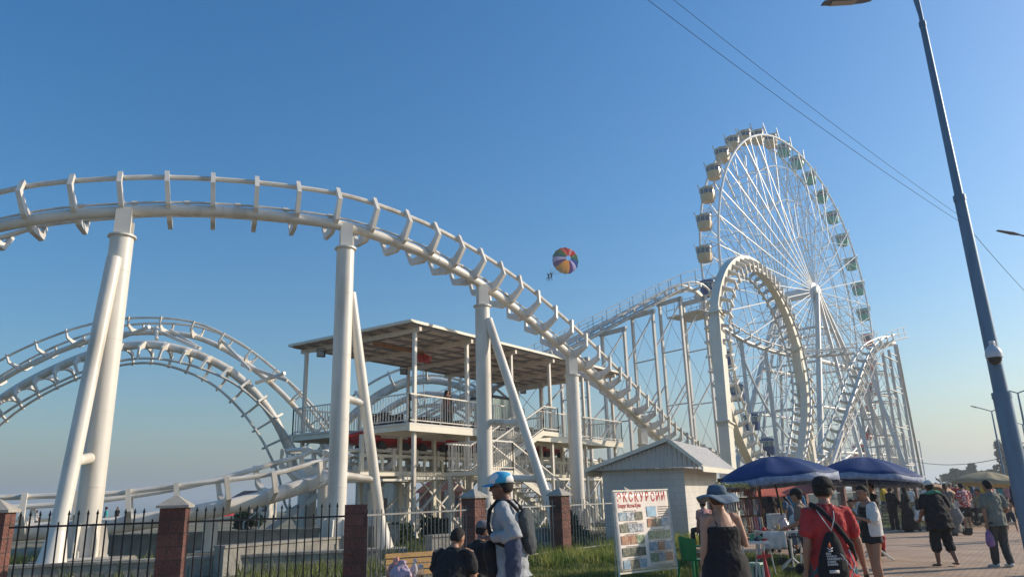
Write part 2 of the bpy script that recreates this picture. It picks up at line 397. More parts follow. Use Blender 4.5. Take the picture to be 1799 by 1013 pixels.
# lift hill
lift = PX([(690, 778, 39, 0), (740, 749, 40.5, 0), (840, 697, 43, 0), (940, 642, 45.5, 0), (1020, 602, 47.5, 0), (1100, 560, 49.6, 0), (1160, 528, 51.2, 0), (1192, 513, 52, 0), (1214, 509, 52.7, 0), (1232, 520, 53.5, 0), (1246, 548, 54.2, 0), (1258, 590, 54.9, 0), (1272, 640, 55.4, 0), (1282, 710, 56, 0), (1300, 780, 57, 0), (1330, 830, 58.5, 0)])
lf = track(lift, tie=1.1, h=.45, g=.55, box=(.2, .26), sc=.9, tie_parts=False)
wk = MB(); hr = MB()
ls = [f for f in lf if f[0].x < at(1214, 494, 52.7).x]
for sd_ in (1.05, -1.05):
    wk.sweep_box([f[0]+f[2]*sd_+f[3]*.15 for f in ls], [f[2] for f in ls], [f[3] for f in ls], .45, .05)
    for off in (.55, 1.05): hr.sweep([f[0]+f[2]*sd_*1.2+V((0, 0, .15+off)) for f in ls], .022, 5)
    for f in ls[::3]: hr.beam(f[0]+f[2]*sd_*1.2, f[0]+f[2]*sd_*1.2+V((0, 0, 1.2)), .045)
obj('lift_walkway', wk, steel, coaster); obj('walkway_handrail', hr, white, coaster)
def portal(a, c, za, w=.17, nb=3, brace=True, name='lift_tower'):
    """two-post frame, a and c plan points, top za"""
    a, c = V((a.x, a.y, 0)), V((c.x, c.y, 0)); b = MB(); up = V((0, 0, 1))
    for p in (a, c): b.beam(p, p+up*za, w, w, up=(c-a))
    b.beam(a+up*(za-.15)-(c-a).normalized()*.2, c+up*(za-.15)+(c-a).normalized()*.2, w, w*1.6)
    o = obj(name, b, white2, coaster, smooth=False)
    x = MB()
    for k in range(1, nb+1): z = za*k/(nb+1); x.beam(a+up*z, c+up*z, .08)
    for k in range(nb+1):
        z0, z1 = za*k/(nb+1), za*(k+1)/(nb+1)
        if brace: x.cyl(a+up*z0, c+up*z1, .018, n=4); x.cyl(c+up*z0, a+up*z1, .018, n=4)
    obj('bracing', x, white2, o, smooth=False)
    return o
tops = [(1057, 583, 48.8, 1096, 574, 47.2), (1110, 553, 50.2, 1146, 543, 48.6), (1158, 530, 51.5, 1194, 522, 50), (1200, 530, 53, 1236, 521, 51.5), (985, 637, 46.6, 1030, 625, 45.2), (900, 682, 44, 950, 670, 42.6)]
pl = []
for x0, y0, d0, x1, y1, d1 in tops:
    a, c = at(x0, y0, d0), at(x1, y1, d1); portal(a, c, (a.z+c.z)/2); pl.append((a, c, (a.z+c.z)/2))
db = MB(); order = [5, 4, 0, 1, 2, 3]
for i, j in zip(order[:-1], order[1:]):
    for q in (0, 1):
        a, c = pl[i][q], pl[j][q]; za, zc = pl[i][2], pl[j][2]
        db.cyl(V((a.x, a.y, za*.42)), V((c.x, c.y, zc*.60)), .06, n=6)
        if q: db.cyl(V((a.x, a.y, za*.80)), V((c.x, c.y, zc*.97)), .05, n=6)
obj('long_brace', db, white2, coaster)
# maintenance platform below the crest
a, c = pl[3][0], pl[3][1]; z = at(1218, 555, 52.3).z; mid = (a+c)/2; d_ = (c-a).normalized(); mb = MB()
e_ = V((-d_.y, d_.x, 0)); mb.box((mid.x, mid.y, z), (3.0, 2.5, .10), ax=(V((d_.x, d_.y, 0)).normalized(), e_.normalized(), V((0, 0, 1))))
for k in range(5):
    for s_ in (-1.25, 1.25):
        p = V((mid.x, mid.y, z))+V((d_.x, d_.y, 0)).normalized()*(-1.5+k*.75)+e_.normalized()*s_; mb.beam(p, p+V((0, 0, 1)), .04)
for s_ in (-1.25, 1.25):
    for hh in (.5, 1.0):
        p = V((mid.x, mid.y, z+hh))+e_.normalized()*s_; q = V((d_.x, d_.y, 0)).normalized()*1.5; mb.beam(p-q, p+q, .035)
obj('maintenance_platform', mb, white2, coaster, smooth=False)
# the loop: teardrop box spine, ties and rails inside, two legs
LH = V((.56, .828, 0)).normalized(); LN = V((LH.y, -LH.x, 0))
LC = at(1346, 845, 50); LC.z = 0; LC = LC+LH*1.3+V((.45, 0, 0))
prof = []
ZB, ZT, HWID = 2.3, 17.15, 8.4
for k in range(0, 41):
    an = -math.pi/2+2*math.pi*k/40
    zc = (ZB+ZT)/2+.6; u = math.cos(an)*HWID*(1 if math.sin(an) > 0 else (.62+.38*math.cos(an)**2)); zz = zc+math.sin(an)*((ZT-zc) if math.sin(an) > 0 else (zc-ZB))
    prof.append(LC+LH*u+V((0, 0, zz))+LN*(.9-1.8*k/40))
for s in range(1, 5): pass
pre = [(*(LC-LH*(13-3.5*k)+LN*.9+V((0, 0, 2.3))), 0) for k in range(0, 3)]
loop_pts = [(*p, 0) for p in prof]
track(loop_pts, side=LN, tie=.95, box=(.5, .62), h=.85, tie_parts=True, sc=1.0)
lg = MB(); lf_ = MB()
legt = []
for sgn, kk in ((-1, 28), (1, 12)):
    p = prof[kk]; foot = LC+LH*sgn*9.8+LN*(0)+V((0, 0, .3)); mid_ = p
    for q in range(1): pass
    lg2 = MB(); lg2.beam(foot, V(p), .62, .78, up=LH)
    o = obj('loop_leg', lg2, cream_paint, coaster, smooth=False)
    ff = MB()
    for t in (.42, .97):
        c_ = foot.lerp(V(p), t); tt = (V(p)-foot).normalized(); x_ = LN; y_ = tt.cross(x_)
        ff = MB(); ff.box(c_, (.86, .09, 1.04), ax=(x_, tt, y_))
        for i in range(-2, 3): ff.box(c_-tt*.16+x_*.16*i-LH*0, (.025, .25, .96), ax=(x_, tt, y_))
        obj('bolted_flange', ff, cream_paint, o, smooth=False)
# exit track from the loop up the second lift tower
ex = [(*(LC+LH*(-8)+LN*.9+V((0, 0, 2.3))), 0), (*(LC+LN*.9+V((0, 0, 2.25))), 0)]
sec = PX([(1405, 838, 57, 0), (1440, 822, 61, 0), (1468, 782, 64, 0), (1490, 720, 66.5, 0), (1504, 680, 68.4, 0), (1517, 645, 70, 0), (1534, 618, 71.5, 0), (1556, 606, 73.2, 0), (1570, 603, 74.2, 0)])
track([(*(LC+LN*-.9+V((0, 0, 2.3))), 0)]+sec, tie=1.3, spine_r=.22, tie_parts=False)
sl = PX([(1440, 815, 63, 0), (1490, 700, 68, 0), (1520, 630, 71, 0), (1544, 604, 73, 0), (1572, 596, 75, 0)])
fr = plain_rails(sl, [(1.4, 1.0, .03), (1.4, .5, .03), (1.4, 0, .06), (-1.4, 1.0, .03), (-1.4, 0, .06)], .03, coaster, n=5, name='walkway_handrail')
hb2 = MB()
for f in fr[::2]:
    for u in (1.4, -1.4): obj('handrail_post', MB().beam(f[0]+f[2]*u, f[0]+f[2]*u+f[3]*1.0, .05), white, coaster, smooth=False)
tw = [(1535, 632, 70), (1550, 618, 71), (1561, 614, 73.5), (1572, 606, 75.5), (1520, 650, 72), (1508, 690, 74)]
tp = [at(*q) for q in tw]; b = MB()
for p in tp: b.beam(V((p.x, p.y, 0)), p, .20)
o = obj('lift_tower', b, white2, coaster, smooth=False); x = MB()
for i in range(len(tp)):
    for j in range(i):
        if (tp[i]-tp[j]).length < 7:
            for t in (.25, .5, .75, .98):
                zz = min(tp[i].z, tp[j].z)*t; x.beam(V((tp[i].x, tp[i].y, zz)), V((tp[j].x, tp[j].y, zz)), .1)
            for t in (0, .25, .5, .75):
                z0 = min(tp[i].z, tp[j].z); x.cyl(V((tp[i].x, tp[i].y, z0*t)), V((tp[j].x, tp[j].y, z0*(t+.25))), .025, n=4)
obj('bracing', x, white2, o, smooth=False)
b = MB()
for a_, c_ in (((1524, 640, 70), (1600, 848, 66)), ((1500, 715, 70), (1540, 845, 66)), ((1575, 606, 76), (1622, 850, 84)), ((1480, 745, 68), (1470, 845, 62)), ((1500, 700, 69), (1455, 835, 58))):
    obj('raking_strut', MB().beam(at(*a_), at(*c_), .24), white2, coaster, smooth=False)
cr = PX([(1268, 575, 66, 0), (1310, 600, 68, 0), (1350, 615, 70, 0), (1400, 626, 72, 0), (1450, 624, 73, 0), (1500, 620, 74, 0)])
track(cr, tie=1.6, spine_r=.16, h=.5, tie_parts=False)
for a_, d in (((1302, 600), 68), ((1345, 618), 70), ((1398, 630), 72)):
    p = at(*a_, d); b = MB(); b.beam(V((p.x, p.y, 0)), p, .28); obj('support_post', b, white2, coaster, smooth=False)
obj('cross_tie', tie_rest, white, coaster, smooth=False, kind='stuff', label='many further cross ties on the loop, lift hill and far track')
# support columns of the banked crest
footlist = []
def column(px, py, Y, r, zb, strut=None, sr=.16, bars=(), foot=(1.5, 1.5)):
    t = at(px, py, Y); base = V((t.x, t.y, zb)); b = MB()
    nz = 10; b.cyl(base, V((t.x, t.y, t.z-.5)), r, r, n=28)
    o = obj('support_column', b, white, coaster)
    w = MB()
    for z in np.arange(zb+1.7, t.z-.8, 1.9): obj('weld_ring', MB().cyl((t.x, t.y, z), (t.x, t.y, z+.025), r+.007, n=28), white, o)
    k = MB(); k.cyl((t.x, t.y, t.z-.5), (t.x, t.y, t.z-.45), r+.065, n=24)
    k.box((t.x, t.y, t.z-.05), (r*1.35, r*1.35, .78), rz=.35); k.box((t.x+r*.1, t.y, t.z-.25), (r*1.65, .05, .4), rz=.35)
    obj('top_bracket', k, white, o)
    k = MB(); k.box((t.x, t.y, zb+.02), (r*3.6, r*3.6, .05), rz=.5)
    for i in range(6):
        an = i*math.pi/3+.5; d = V((math.cos(an), math.sin(an), 0)); tt = V((-d.y, d.x, 0))
        k.prism([(0, 0), (r*.75, 0), (r*.75, .35), (r*.45, .75), (0, .8)], base+d*r*.95+V((0, 0, .045)), d, V((0, 0, 1)), tt, .035)
        k.cyl(base+d*r*1.55+tt*.12+V((0, 0, .04)), base+d*r*1.55+tt*.12+V((0, 0, .2)), .022, n=6)
    obj('base_plate', k, white, o, smooth=30)
    footlist.append((t.x, t.y, zb, foot, .5 if px != 218 else .1))
    if strut:
        (sx, sy), (fx, fy), zf = strut
        a = at(sx, sy, Y); a = V((t.x, t.y, a.z)); f = atz(fx, fy, zf)
        d = (f-a); d.z = 0; d.normalize(); q = MB(); a2 = a+d*(r-.03)
        q.cyl(a2, f+(a2-f)*.12, sr, n=20); q.cyl(f+(a2-f)*.12, f, sr, sr*1.9, n=20)
        s_o = obj('raking_strut', q, white, o)
        for ypx in bars:
            zz = at(px, ypx, Y).z; tt = (a2.z-zz)/(a2.z-f.z); e = a2.lerp(f, tt)
            obj('crossbar', MB().cyl(V((t.x, t.y, e.z+.12))+d*r*.9, e, sr*.72, n=16), white, o)
        footlist.append((f.x, f.y, zf, (1.3, 1.1), .2))
column(218, 388, 19.5, .30, .42, ((216, 458), (86, 1010), .16), .19, (812,), (1.9, 1.5))
column(608, 412, 22.0, .27, .30, ((610, 512), (674, 962), .26), .155, (706, 842), (1.5, 1.3))
column(847, 516, 26.5, .27, .30, ((858, 562), (986, 950), .2), .16, (748, 845))
column(1004, 640, 31.5, .285, .25)
column(1129, 764, 39.0, .27, .25)
for (px, py, Y, r) in ((650, 800, 31, .28), (545, 806, 30, .3), (570, 850, 27, .22), (700, 850, 34, .25), (372, 900, 24.6, .22), (660, 860, 28, .3), (790, 860, 38, .25), (1165, 790, 43, .25), (980, 830, 40, .2), (1040, 830, 41, .2)):
    t = at(px, py, Y); b = MB(); b.cyl((t.x, t.y, .2), (t.x, t.y, t.z), r, n=16); b.box((t.x, t.y, .24), (r*3, r*3, .06)); obj('support_column', b, white, coaster)
    if px != 1165: footlist.append((t.x, t.y, .2, (1.2, 1.2), .3))
flab = ['broad concrete footing under the leftmost coaster column', 'low concrete footing under the foot of the leftmost leaning strut', 'concrete footing under the second coaster column, by the capless pillar',
    'concrete footing under the leaning strut just right of the capless pillar', 'concrete footing under the third coaster column', 'concrete footing under the strut behind the man in the blue cap', 'concrete footing under the fourth tall column', 'concrete footing under the short fifth column']
for i, (x, y, z, (fx, fy), rz) in enumerate(footlist):
    b = MB(); b.box((x, y, z/2-.15), (fx, fy, z+.3-.006), rz=rz); b.box((x, y, z-.09), (fx+.06, fy+.06, .1), rz=rz)
    o = obj('concrete_footing', b, concrete, base=(x, y, 0), smooth=False)
    tag(o, flab[i] if i < len(flab) else 'small concrete footing block under the low track inside the park', 'footing', 'concrete footings of the coaster')

# ------------------------------------------------------------------ ferris wheel
WC = V((47.4, 120, 32.6)); WRAD = 28.8; wa = R(45.07)
wh = V((math.cos(wa), math.sin(wa), 0)); wn_ = V((math.sin(wa), -math.cos(wa), 0))
wheel = thing('ferris_wheel', 'tall white ferris wheel with gold, green, red and blue cabins behind the coaster loop', 'ferris wheel', (WC.x, WC.y, 0))
def wp(r, a, n=0): return WC+wh*r*math.cos(a)+V((0, 0, r*math.sin(a)))+wn_*n
NC = 36; ph0 = 3.0528; da = 2*math.pi/36.25
ang = [ph0-2*math.pi*k/NC for k in range(NC)]
wt = mat('wheel_paint', (.72, .73, .72), .4, var=.05)
RR = 27.2
for s_ in (-1.5, 1.5):
    obj('rim', MB().sweep([wp(RR, 2*math.pi*i/72, s_) for i in range(73)], .17, 8), wt, wheel)
for rr_, nn in ((RR*.80, 1.8), (RR*.58, 2.1), (RR*.34, 2.5)):
    b = MB()
    for s_ in (-1, 1):
        for i in range(36): b.cyl(wp(rr_, ang[i], s_*nn), wp(rr_, ang[(i+1) % 36], s_*nn), .075, n=5)
    for i in range(36): b.cyl(wp(rr_, ang[i], nn), wp(rr_, ang[i], -nn), .06, n=5)
    obj('inner_ring', b, wt, wheel)
for s_ in (-1, 1):
    for i in range(36):
        obj('spoke', MB().cyl(wp(1.1, ang[i], s_*2.9), wp(RR, ang[i], s_*1.5), .088, n=5), wt, wheel)
b = MB()
for s_ in (-1, 1):
    for i in range(36):
        a0, a1_ = ang[i], ang[(i+1) % 36]; am = (a0+a1_)/2
        if a1_ > a0: am = a0-math.pi/36
        r1, n1 = RR*.80, 1.8*s_
        b.cyl(wp(r1, a0, n1), wp(RR, am, 1.5*s_), .06, n=4); b.cyl(wp(r1, a1_, n1), wp(RR, am, 1.5*s_), .06, n=4)
        b.cyl(wp(RR*.58, a0, 2.1*s_), wp(r1, a1_, n1), .055, n=4)
        b.cyl(wp(r1, a0, n1), wp(RR*.58, a1_, 2.1*s_), .055, n=4)
        b.cyl(wp(RR*.34, a0, 2.5*s_), wp(RR*.58, a1_, 2.1*s_), .05, n=4)
for i in range(36):
    b.cyl(wp(RR, ang[i], -1.5), wp(RR, ang[i], 1.5), .07, n=4); b.cyl(wp(RR, ang[i], -1.5), wp(RR, ang[(i+1) % 36], 1.5), .05, n=4)
    b.cyl(wp(RR, ang[i], 1.5), wp(WRAD+.6, ang[i], 1.25), .09, n=4); b.cyl(wp(RR, ang[i], -1.5), wp(WRAD+.6, ang[i], -1.25), .09, n=4)
obj('lattice', b, wt, wheel)
b = MB(); b.cyl(wp(0, 0, -3.6), wp(0, 0, 3.6), .9, n=20)
for s_ in (-2.9, 2.9): b.cyl(wp(0, 0, s_-.12), wp(0, 0, s_+.12), 1.5, n=24)
b.lathe([(1.5, 0)], cap=False) if False else None
obj('hub', b, wt, wheel)
for u, nn in ((17, 7), (-17, 7), (17, -7), (-17, -7)):
    foot = WC+wh*u+wn_*nn; foot.z = 0; tp_ = wp(0, 0, 3.3 if nn > 0 else -3.3)
    obj('support_leg', MB().cyl(foot, tp_, .48, .40, n=12), white2, wheel)
for u, nn in ((5, 9), (-5, 9), (5, -9), (-5, -9)):
    foot = WC+wh*u+wn_*nn; foot.z = 0; tp_ = wp(0, 0, 3.3 if nn > 0 else -3.3)
    obj('inner_leg', MB().cyl(foot, tp_, .27, .24, n=10), white2, wheel)
b = MB()
for t in (.2, .4, .62, .8):
    z = WC.z*t; k = 1-t
    for nn in (7*k+3.3*t, -(7*k+3.3*t)):
        p, q = WC+wh*17*k+wn_*nn, WC-wh*17*k+wn_*nn; p.z = q.z = z; obj('cross_beam', MB().cyl(p, q, .2 if t != .62 else .35, n=8), white2, wheel)
    for u in (17*k, -17*k):
        p, q = WC+wh*u+wn_*(7*k+3.3*t), WC+wh*u-wn_*(7*k+3.3*t); p.z = q.z = z; obj('cross_beam', MB().cyl(p, q, .2, n=6), white2, wheel)
b = MB()
p = WC-wh*16+wn_*3; q = WC+wh*16+wn_*3; p.z = q.z = 3.2; b.beam(p, q, 9, .3)
for k in range(9):
    r_ = p.lerp(q, k/8); b.cyl((r_.x, r_.y, 0), (r_.x, r_.y, 3.1), .25, n=8)
for k in range(12):
    for zz in (3.5, 6, 8.5):
        r_ = (WC+wn_*8).lerp(WC+wn_*8+wh*22, k/11); b.beam((r_.x, r_.y, 0), (r_.x, r_.y, 9), .14) if zz == 3.5 else None
for zz in (3, 6, 9):
    r_ = WC+wn_*8; r2_ = r_+wh*22; b.beam((r_.x, r_.y, zz), (r2_.x, r2_.y, zz), .2)
obj('boarding_platform', b, white2, wheel, smooth=False)
cabc = {'gold': (.62, .45, .25), 'green': (.10, .38, .29), 'red': (.48, .08, .06), 'blue': (.01, .045, .16)}
glass = mat('cabin_glass', (.13, .14, .15), .12, metal=.2, var=.1)
cabs = {}
def make_cabin(cn):
    m_ = mat('cabin_'+cn, cabc[cn], .35, var=.06)
    b = MB(); fr_ = (wh, wn_, V((0, 0, 1)))
    def ring(z, s): return (V((0, 0, z)), 1.08*s, 1.08*s, (wh+wn_*.0).normalized(), wn_)
    oct_ = lambda secs: MB().loft([ring(z, s) for z, s in secs], 10)
    b = oct_([(-1.15, .74), (-1.1, .86), (-.5, .99), (-.05, 1.03)])
    o = obj('cabin', b, m_, smooth=20)
    g = obj('cabin_window', oct_([(-.047, .97), (.75, .96)]), glass, o, smooth=20)
    r_ = obj('cabin_roof', oct_([(.753, 1.05), (.95, 1.03), (1.15, .72), (1.2, .3)]), m_, o, smooth=20)
    f = MB()
    for i in range(10):
        a_ = 2*math.pi*i/10; d = wh*math.cos(a_)+wn_*math.sin(a_); f.beam(d*1.05+V((0, 0, -.05)), d*1.05+V((0, 0, .76)), .06); a2_ = 2*math.pi*(i+1)/10; f.beam(d*1.05+V((0, 0, .70)), (wh*math.cos(a2_)+wn_*math.sin(a2_))*1.05+V((0, 0, .70)), .07)
    for s_ in (1.25, -1.25): f.beam(V((0, 0, .6))+wn_*s_, V((0, 0, 1.35))+wn_*s_, .14); f.beam(V((0, 0, .70))+wn_*s_, V((0, 0, .70))+wn_*s_*.8, .1); f.beam(V((0, 0, 1.3))+wn_*s_, V((0, 0, 1.3)), .12)
    obj('cabin_frame', f, white2, o, smooth=False)
    return o
for k in range(NC):
    cn = 'gold' if k < 9 else 'green' if k < 18 else 'red' if k < 27 else 'blue'
    if cn not in cabs: c = cabs[cn] = make_cabin(cn); c.parent = wheel
    else: c = dup(cabs[cn], wheel)
    p = wp(WRAD, ang[k])-V((0, 0, 1.5)); c.location = p-wheel.location

# ------------------------------------------------------------------ station
station = thing('coaster_station', 'raised coaster station with flat panelled roof, railings and a stair', 'station', (A0.x, A0.y, 0))
roofm = brick_mat('roof_panel', (.70, .59, .48), (.76, .64, .52), (.45, .38, .31), bw=1.2, bh=2.4, ms=.02, horiz=True, rot=-math.atan2(ST.y, ST.x), nvar=.15, offset=0)
HZ = 8.0
ax3 = (ST, SW, V((0, 0, 1)))
def sbox(b, s0, s1, w0, w1, z0, z1): return b.box(st((s0+s1)/2, (w0+w1)/2, (z0+z1)/2), (s1-s0, w1-w0, z1-z0), ax=ax3)
rf = MB(); sbox(rf, -.1, RLEN+.1, -.1, RWID+.1, HZ, HZ+.07); ro = obj('roof', rf, roofm, station, smooth=False)
ed = MB(); sbox(ed, -.16, RLEN+.16, -.16, -.102, HZ-.03, HZ+.075); sbox(ed, -.16, RLEN+.16, RWID+.102, RWID+.16, HZ-.03, HZ+.075); sbox(ed, -.16, -.102, -.1, RWID+.1, HZ-.03, HZ+.075); sbox(ed, RLEN+.102, RLEN+.16, -.1, RWID+.1, HZ-.03, HZ+.075)
obj('roof_edge', ed, cream_paint, ro, smooth=False)
rb = MB(); pur = mat('purlin_steel', (.30, .28, .26), .6)
for i in range(9): sbox(rb, -.05, RLEN+.05, i*RWID/8-.04+(.05 if i == 0 else -.05 if i == 8 else 0), i*RWID/8+.04+(.05 if i == 0 else -.05 if i == 8 else 0), HZ-.10, HZ-.002)
obj('roof_purlin', rb, pur, ro, smooth=False)
rb = MB()
for i in range(6): s = .5+i*(RLEN-1)/5; sbox(rb, s-.07, s+.07, -.05, RWID+.05, HZ-.26, HZ-.102)
rp = MB()
for i in range(13): s = .15+i*(RLEN-.3)/12; sbox(rp, s-.025, s+.025, 0, RWID, HZ-.05, HZ-.003)
obj('roof_rafter', rb, mat('rafter_paint', (.68, .60, .50), .6), ro, smooth=False); obj('roof_batten', rp, pur, ro, smooth=False)
DZ = 4.3
for i in range(6):
    s = .5+i*(RLEN-1)/5
    for w in (.25, RWID-.25):
        b = MB(); b.box(st(s, w, (HZ-.26+.3)/2), (.13, .13, HZ-.26-.3), ax=ax3); b.loft([(st(s, w, .3), .2, .2), (st(s, w, .34), .18, .18), (st(s, w, .65), .08, .08)], 8)
        obj('roof_post', b, white, station, smooth=False)
decks = [(.0, RLEN, .0, 2.05), (.0, RLEN, 3.7, RWID-.1)]
for s0, s1, w0, w1 in decks:
    b = MB(); sbox(b, s0, s1, w0, w1, DZ-.07, DZ); o = obj('deck', b, white2, station, smooth=False)
    e = MB(); sbox(e, s0, s1, w0+.002, w0+.12, DZ-.30, DZ-.072); sbox(e, s0, s1, w1-.12, w1-.002, DZ-.30, DZ-.072)
    for k in range(9): s = s0+.1+k*(s1-s0-.2)/8; sbox(e, s-.05, s+.05, w0+.122, w1-.122, DZ-.26, DZ-.073)
    obj('deck_beam', e, cream_paint, o, smooth=False)
def railing(pts, hgt, parent, gap=.14, name='railing', mt=white, mid=True, pr=.012):
    b = MB(); up = V((0, 0, hgt))
    for a, c in zip(pts[:-1], pts[1:]):
        a, c = V(a), V(c); n = max(2, int((c-a).length/gap))
        b.beam(a+up, c+up, .05); b.beam(a+V((0, 0, .1)), c+V((0, 0, .1)), .035)
        for i in range(n+1):
            p = a.lerp(c, i/n); big = i % 12 == 0 or i == n
            b.beam(p+V((0, 0, 0 if big else .1)), p+up, .045 if big else pr*2)
    return obj(name, b, mt, parent, smooth=False)
sgap = 7.2    # start of stairs opening on the near edge
railing([st(.05, 2.0, DZ), st(.05, .05, DZ), st(6.0, .05, DZ)], 1.05, station)
railing([st(8.6, .05, DZ), st(RLEN, .05, DZ), st(RLEN, 2.0, DZ)], 1.05, station)
railing([st(.05, 3.75, DZ), st(.05, RWID-.15, DZ), st(RLEN, RWID-.15, DZ), st(RLEN, 3.75, DZ)], 1.05, station)
# second level frame below the deck along the track
b = MB()
for w in (2.12, 3.6):
    sbox(b, -.4, RLEN+10, w-.06, w+.06, 2.5, 2.68); sbox(b, -.4, RLEN+10, w-.045, w+.045, 3.2, 3.3)
for k in range(14):
    s = -.3+k*(RLEN+10)/13.2
    for w in (2.12, 3.6): sbox(b, s-.08, s+.08, w-.062, w+.062, .2, 4.0 if s < RLEN else 3.6)
    sbox(b, s-.07, s+.07, 2.182, 3.538, 2.3, 2.44)
obj('track_frame', b, cream_paint, station, smooth=False)
b = MB()
for k in range(13):
    s = .2+k*1.75
    for w in (2.10,): b.prism([(-.62, 0), (-.62, .62), (.62, .62), (.62, 0), (.5, 0), (.5, .38), (.36, .5), (-.36, .5), (-.5, .38), (-.5, 0)], st(s, w, 2.69), ST, V((0, 0, 1)), SW, .06)
    b.cyl(st(s-.45, 2.5, 2.75), st(s+.45, 2.5, 2.75), .16, n=10); b.box(st(s, 3.2, 2.9), (.5, .3, .3), ax=ax3)
obj('brake_unit', b, cream_paint, station)
b = MB()
for k in range(7):
    for w in (2.12, 3.6, .3): a, c = st(-.3+k*3, w, .3), st(2.7+k*3, w, 2.5); b.beam(a, c, .07); a, c = st(-.3+k*3, w, 2.5), st(2.7+k*3, w, .3); b.beam(a, c, .07) if k % 2 else None
obj('bracing', b, white2, station, smooth=False)
b = MB(); sbox(b, 0, RLEN, .25, .33, 2.3, 2.4); sbox(b, -1.0, 2.2, .3, 2.4, 2.25, 2.33)
obj('lower_beam', b, cream_paint, station, smooth=False)
# stairs: from deck edge down towards the left to a landing, then right to the ground
fw_ = .95; w_in, w_out = -.1, -1.1
topS, landS, landZ, botS = 7.2, 2.1, 2.55, 9.2
def flight(s0, z0, s1, z1, wa_, wb_, n):
    b = MB(); w0, w1 = min(wa_, wb_), max(wa_, wb_)
    for i in range(n):
        t = (i+.5)/n; s = s0+(s1-s0)*t; z = z0+(z1-z0)*t; b.box(st(s, (w0+w1)/2, z), (abs(s1-s0)/n+.03, w1-w0-.08, .04), ax=ax3)
    o = obj('stair_flight', b, white2, station, smooth=False)
    g = MB()
    for w in (w0, w1): g.beam(st(s0, w, z0-.06), st(s1, w, z1-.06), .06, .22)
    obj('stringer', g, cream_paint, o, smooth=False)
    for w in (w0, w1): railing([st(s0, w, z0+.02), st(s1, w, z1+.02)], 1.0, o, name='stair_railing')
flight(topS, DZ, landS+1.2, landZ, -.12, -1.1, 10)
flight(landS+1.2, landZ, botS, .05, -1.18, -2.2, 14)
b = MB(); sbox(b, landS-.2, landS+1.2, -2.2, -.1, landZ-.14, landZ); o = obj('landing', b, cream_paint, station, smooth=False)
railing([st(landS+1.2, -2.2, landZ), st(landS-.2, -2.2, landZ), st(landS-.2, -.1, landZ), st(landS+1.2, -.1, landZ)], 1.05, o)
b = MB()
for s in (landS-.1, landS+1.1):
    for w in (-2.1, -.25): b.box(st(s, w, landZ/2), (.14, .14, landZ-.14), ax=ax3)
b.beam(st(landS-.1, -2.1, .6), st(landS+1.1, -2.1, 2.3), .06); b.beam(st(landS+1.1, -2.1, .6), st(landS-.1, -2.1, 2.3), .06)
obj('landing_post', b, white, station, smooth=False)
b = MB(); sbox(b, topS-.1, topS+1.2, -1.1, -.002, DZ-.2, DZ-.01); obj('landing', b, cream_paint, station, smooth=False)
railing([st(topS, -1.1, DZ), st(topS+1.2, -1.1, DZ), st(topS+1.2, 0, DZ)], 1.05, station)
# second external stair going down to the left rear seen below the low track
b = MB(); p0, p1 = at(560, 868, 29), atz(425, 962, .1); d = (p1-p0).normalized(); sd2 = V((d.y, -d.x, 0)).normalized()
for s_ in (-.45, .45): b.beam(p0+sd2*s_, p1+sd2*s_, .06, .18); b.beam(p0+sd2*s_+V((0, 0, .9)), p1+sd2*s_+V((0, 0, .9)), .04)
for i in range(12): q = p0.lerp(p1, (i+.5)/12); b.beam(q-sd2*.45, q+sd2*.45, .22, .035, up=(0, 0, 1))
for i in range(6):
    q = p0.lerp(p1, i/5)
    for s_ in (-.45, .45): b.beam(q+sd2*s_, q+sd2*s_+V((0, 0, .9)), .035)
tag(obj('steel_stair', b, white2, smooth=False, base=(p1.x, p1.y, 0)), 'narrow white steel stair below the low coaster track behind the black fence', 'stair')
# control booth
booth = thing('control_booth', 'glazed control booth with dark frame on the station deck', 'booth', st(11.0, 4.7, DZ))
b = MB(); sbox(b, 10.2, 12.0, 3.8, 5.3, DZ+2.2, DZ+2.3); sbox(b, 10.3, 11.9, 3.9, 5.2, DZ, DZ+.7); obj('booth_body', b, mat('navy_paint', (.03, .05, .10), .5), booth, smooth=False)
b = MB(); sbox(b, 10.34, 11.86, 3.94, 5.16, DZ+.702, DZ+2.198); obj('booth_window', b, mat('booth_glass', (.30, .38, .38), .08, metal=.3), booth, smooth=False)
# hoist and its beam, floodlights
ho = thing('chain_hoist', 'red chain hoist on a rusty beam beneath the station roof', 'hoist', st(3.6, 2.6, HZ-.6))
b = MB(); sbox(b, .6, 3.6, 2.5, 2.6, HZ-.42, HZ-.3); obj('hoist_beam', b, mat('rusty_steel', (.30, .14, .06), .8, var=.3), ho, smooth=False)
b = MB(); b.cyl(st(3.2, 2.55, HZ-.6), st(3.85, 2.55, HZ-.6), .17, n=14); sbox(b, 3.35, 3.6, 2.3, 2.8, HZ-.72, HZ-.43); b.cyl(st(3.5, 2.3, HZ-.62), st(3.5, 2.1, HZ-.62), .1, n=10); obj('hoist_body', b, mat('red_paint', (.45, .05, .03), .45), ho)
b = MB(); b.sweep([st(3.55, 2.55, HZ-.72), st(3.56, 2.56, HZ-1.6), st(3.6, 2.5, HZ-2.4)], .02, 5); b.sweep([st(3.4, 2.5, HZ-.72), st(3.3, 2.5, HZ-1.9)], .012, 4); b.cyl(st(3.6, 2.5, HZ-2.4), st(3.6, 2.5, HZ-2.55), .05, n=8)
obj('hoist_chain', b, steel, ho)
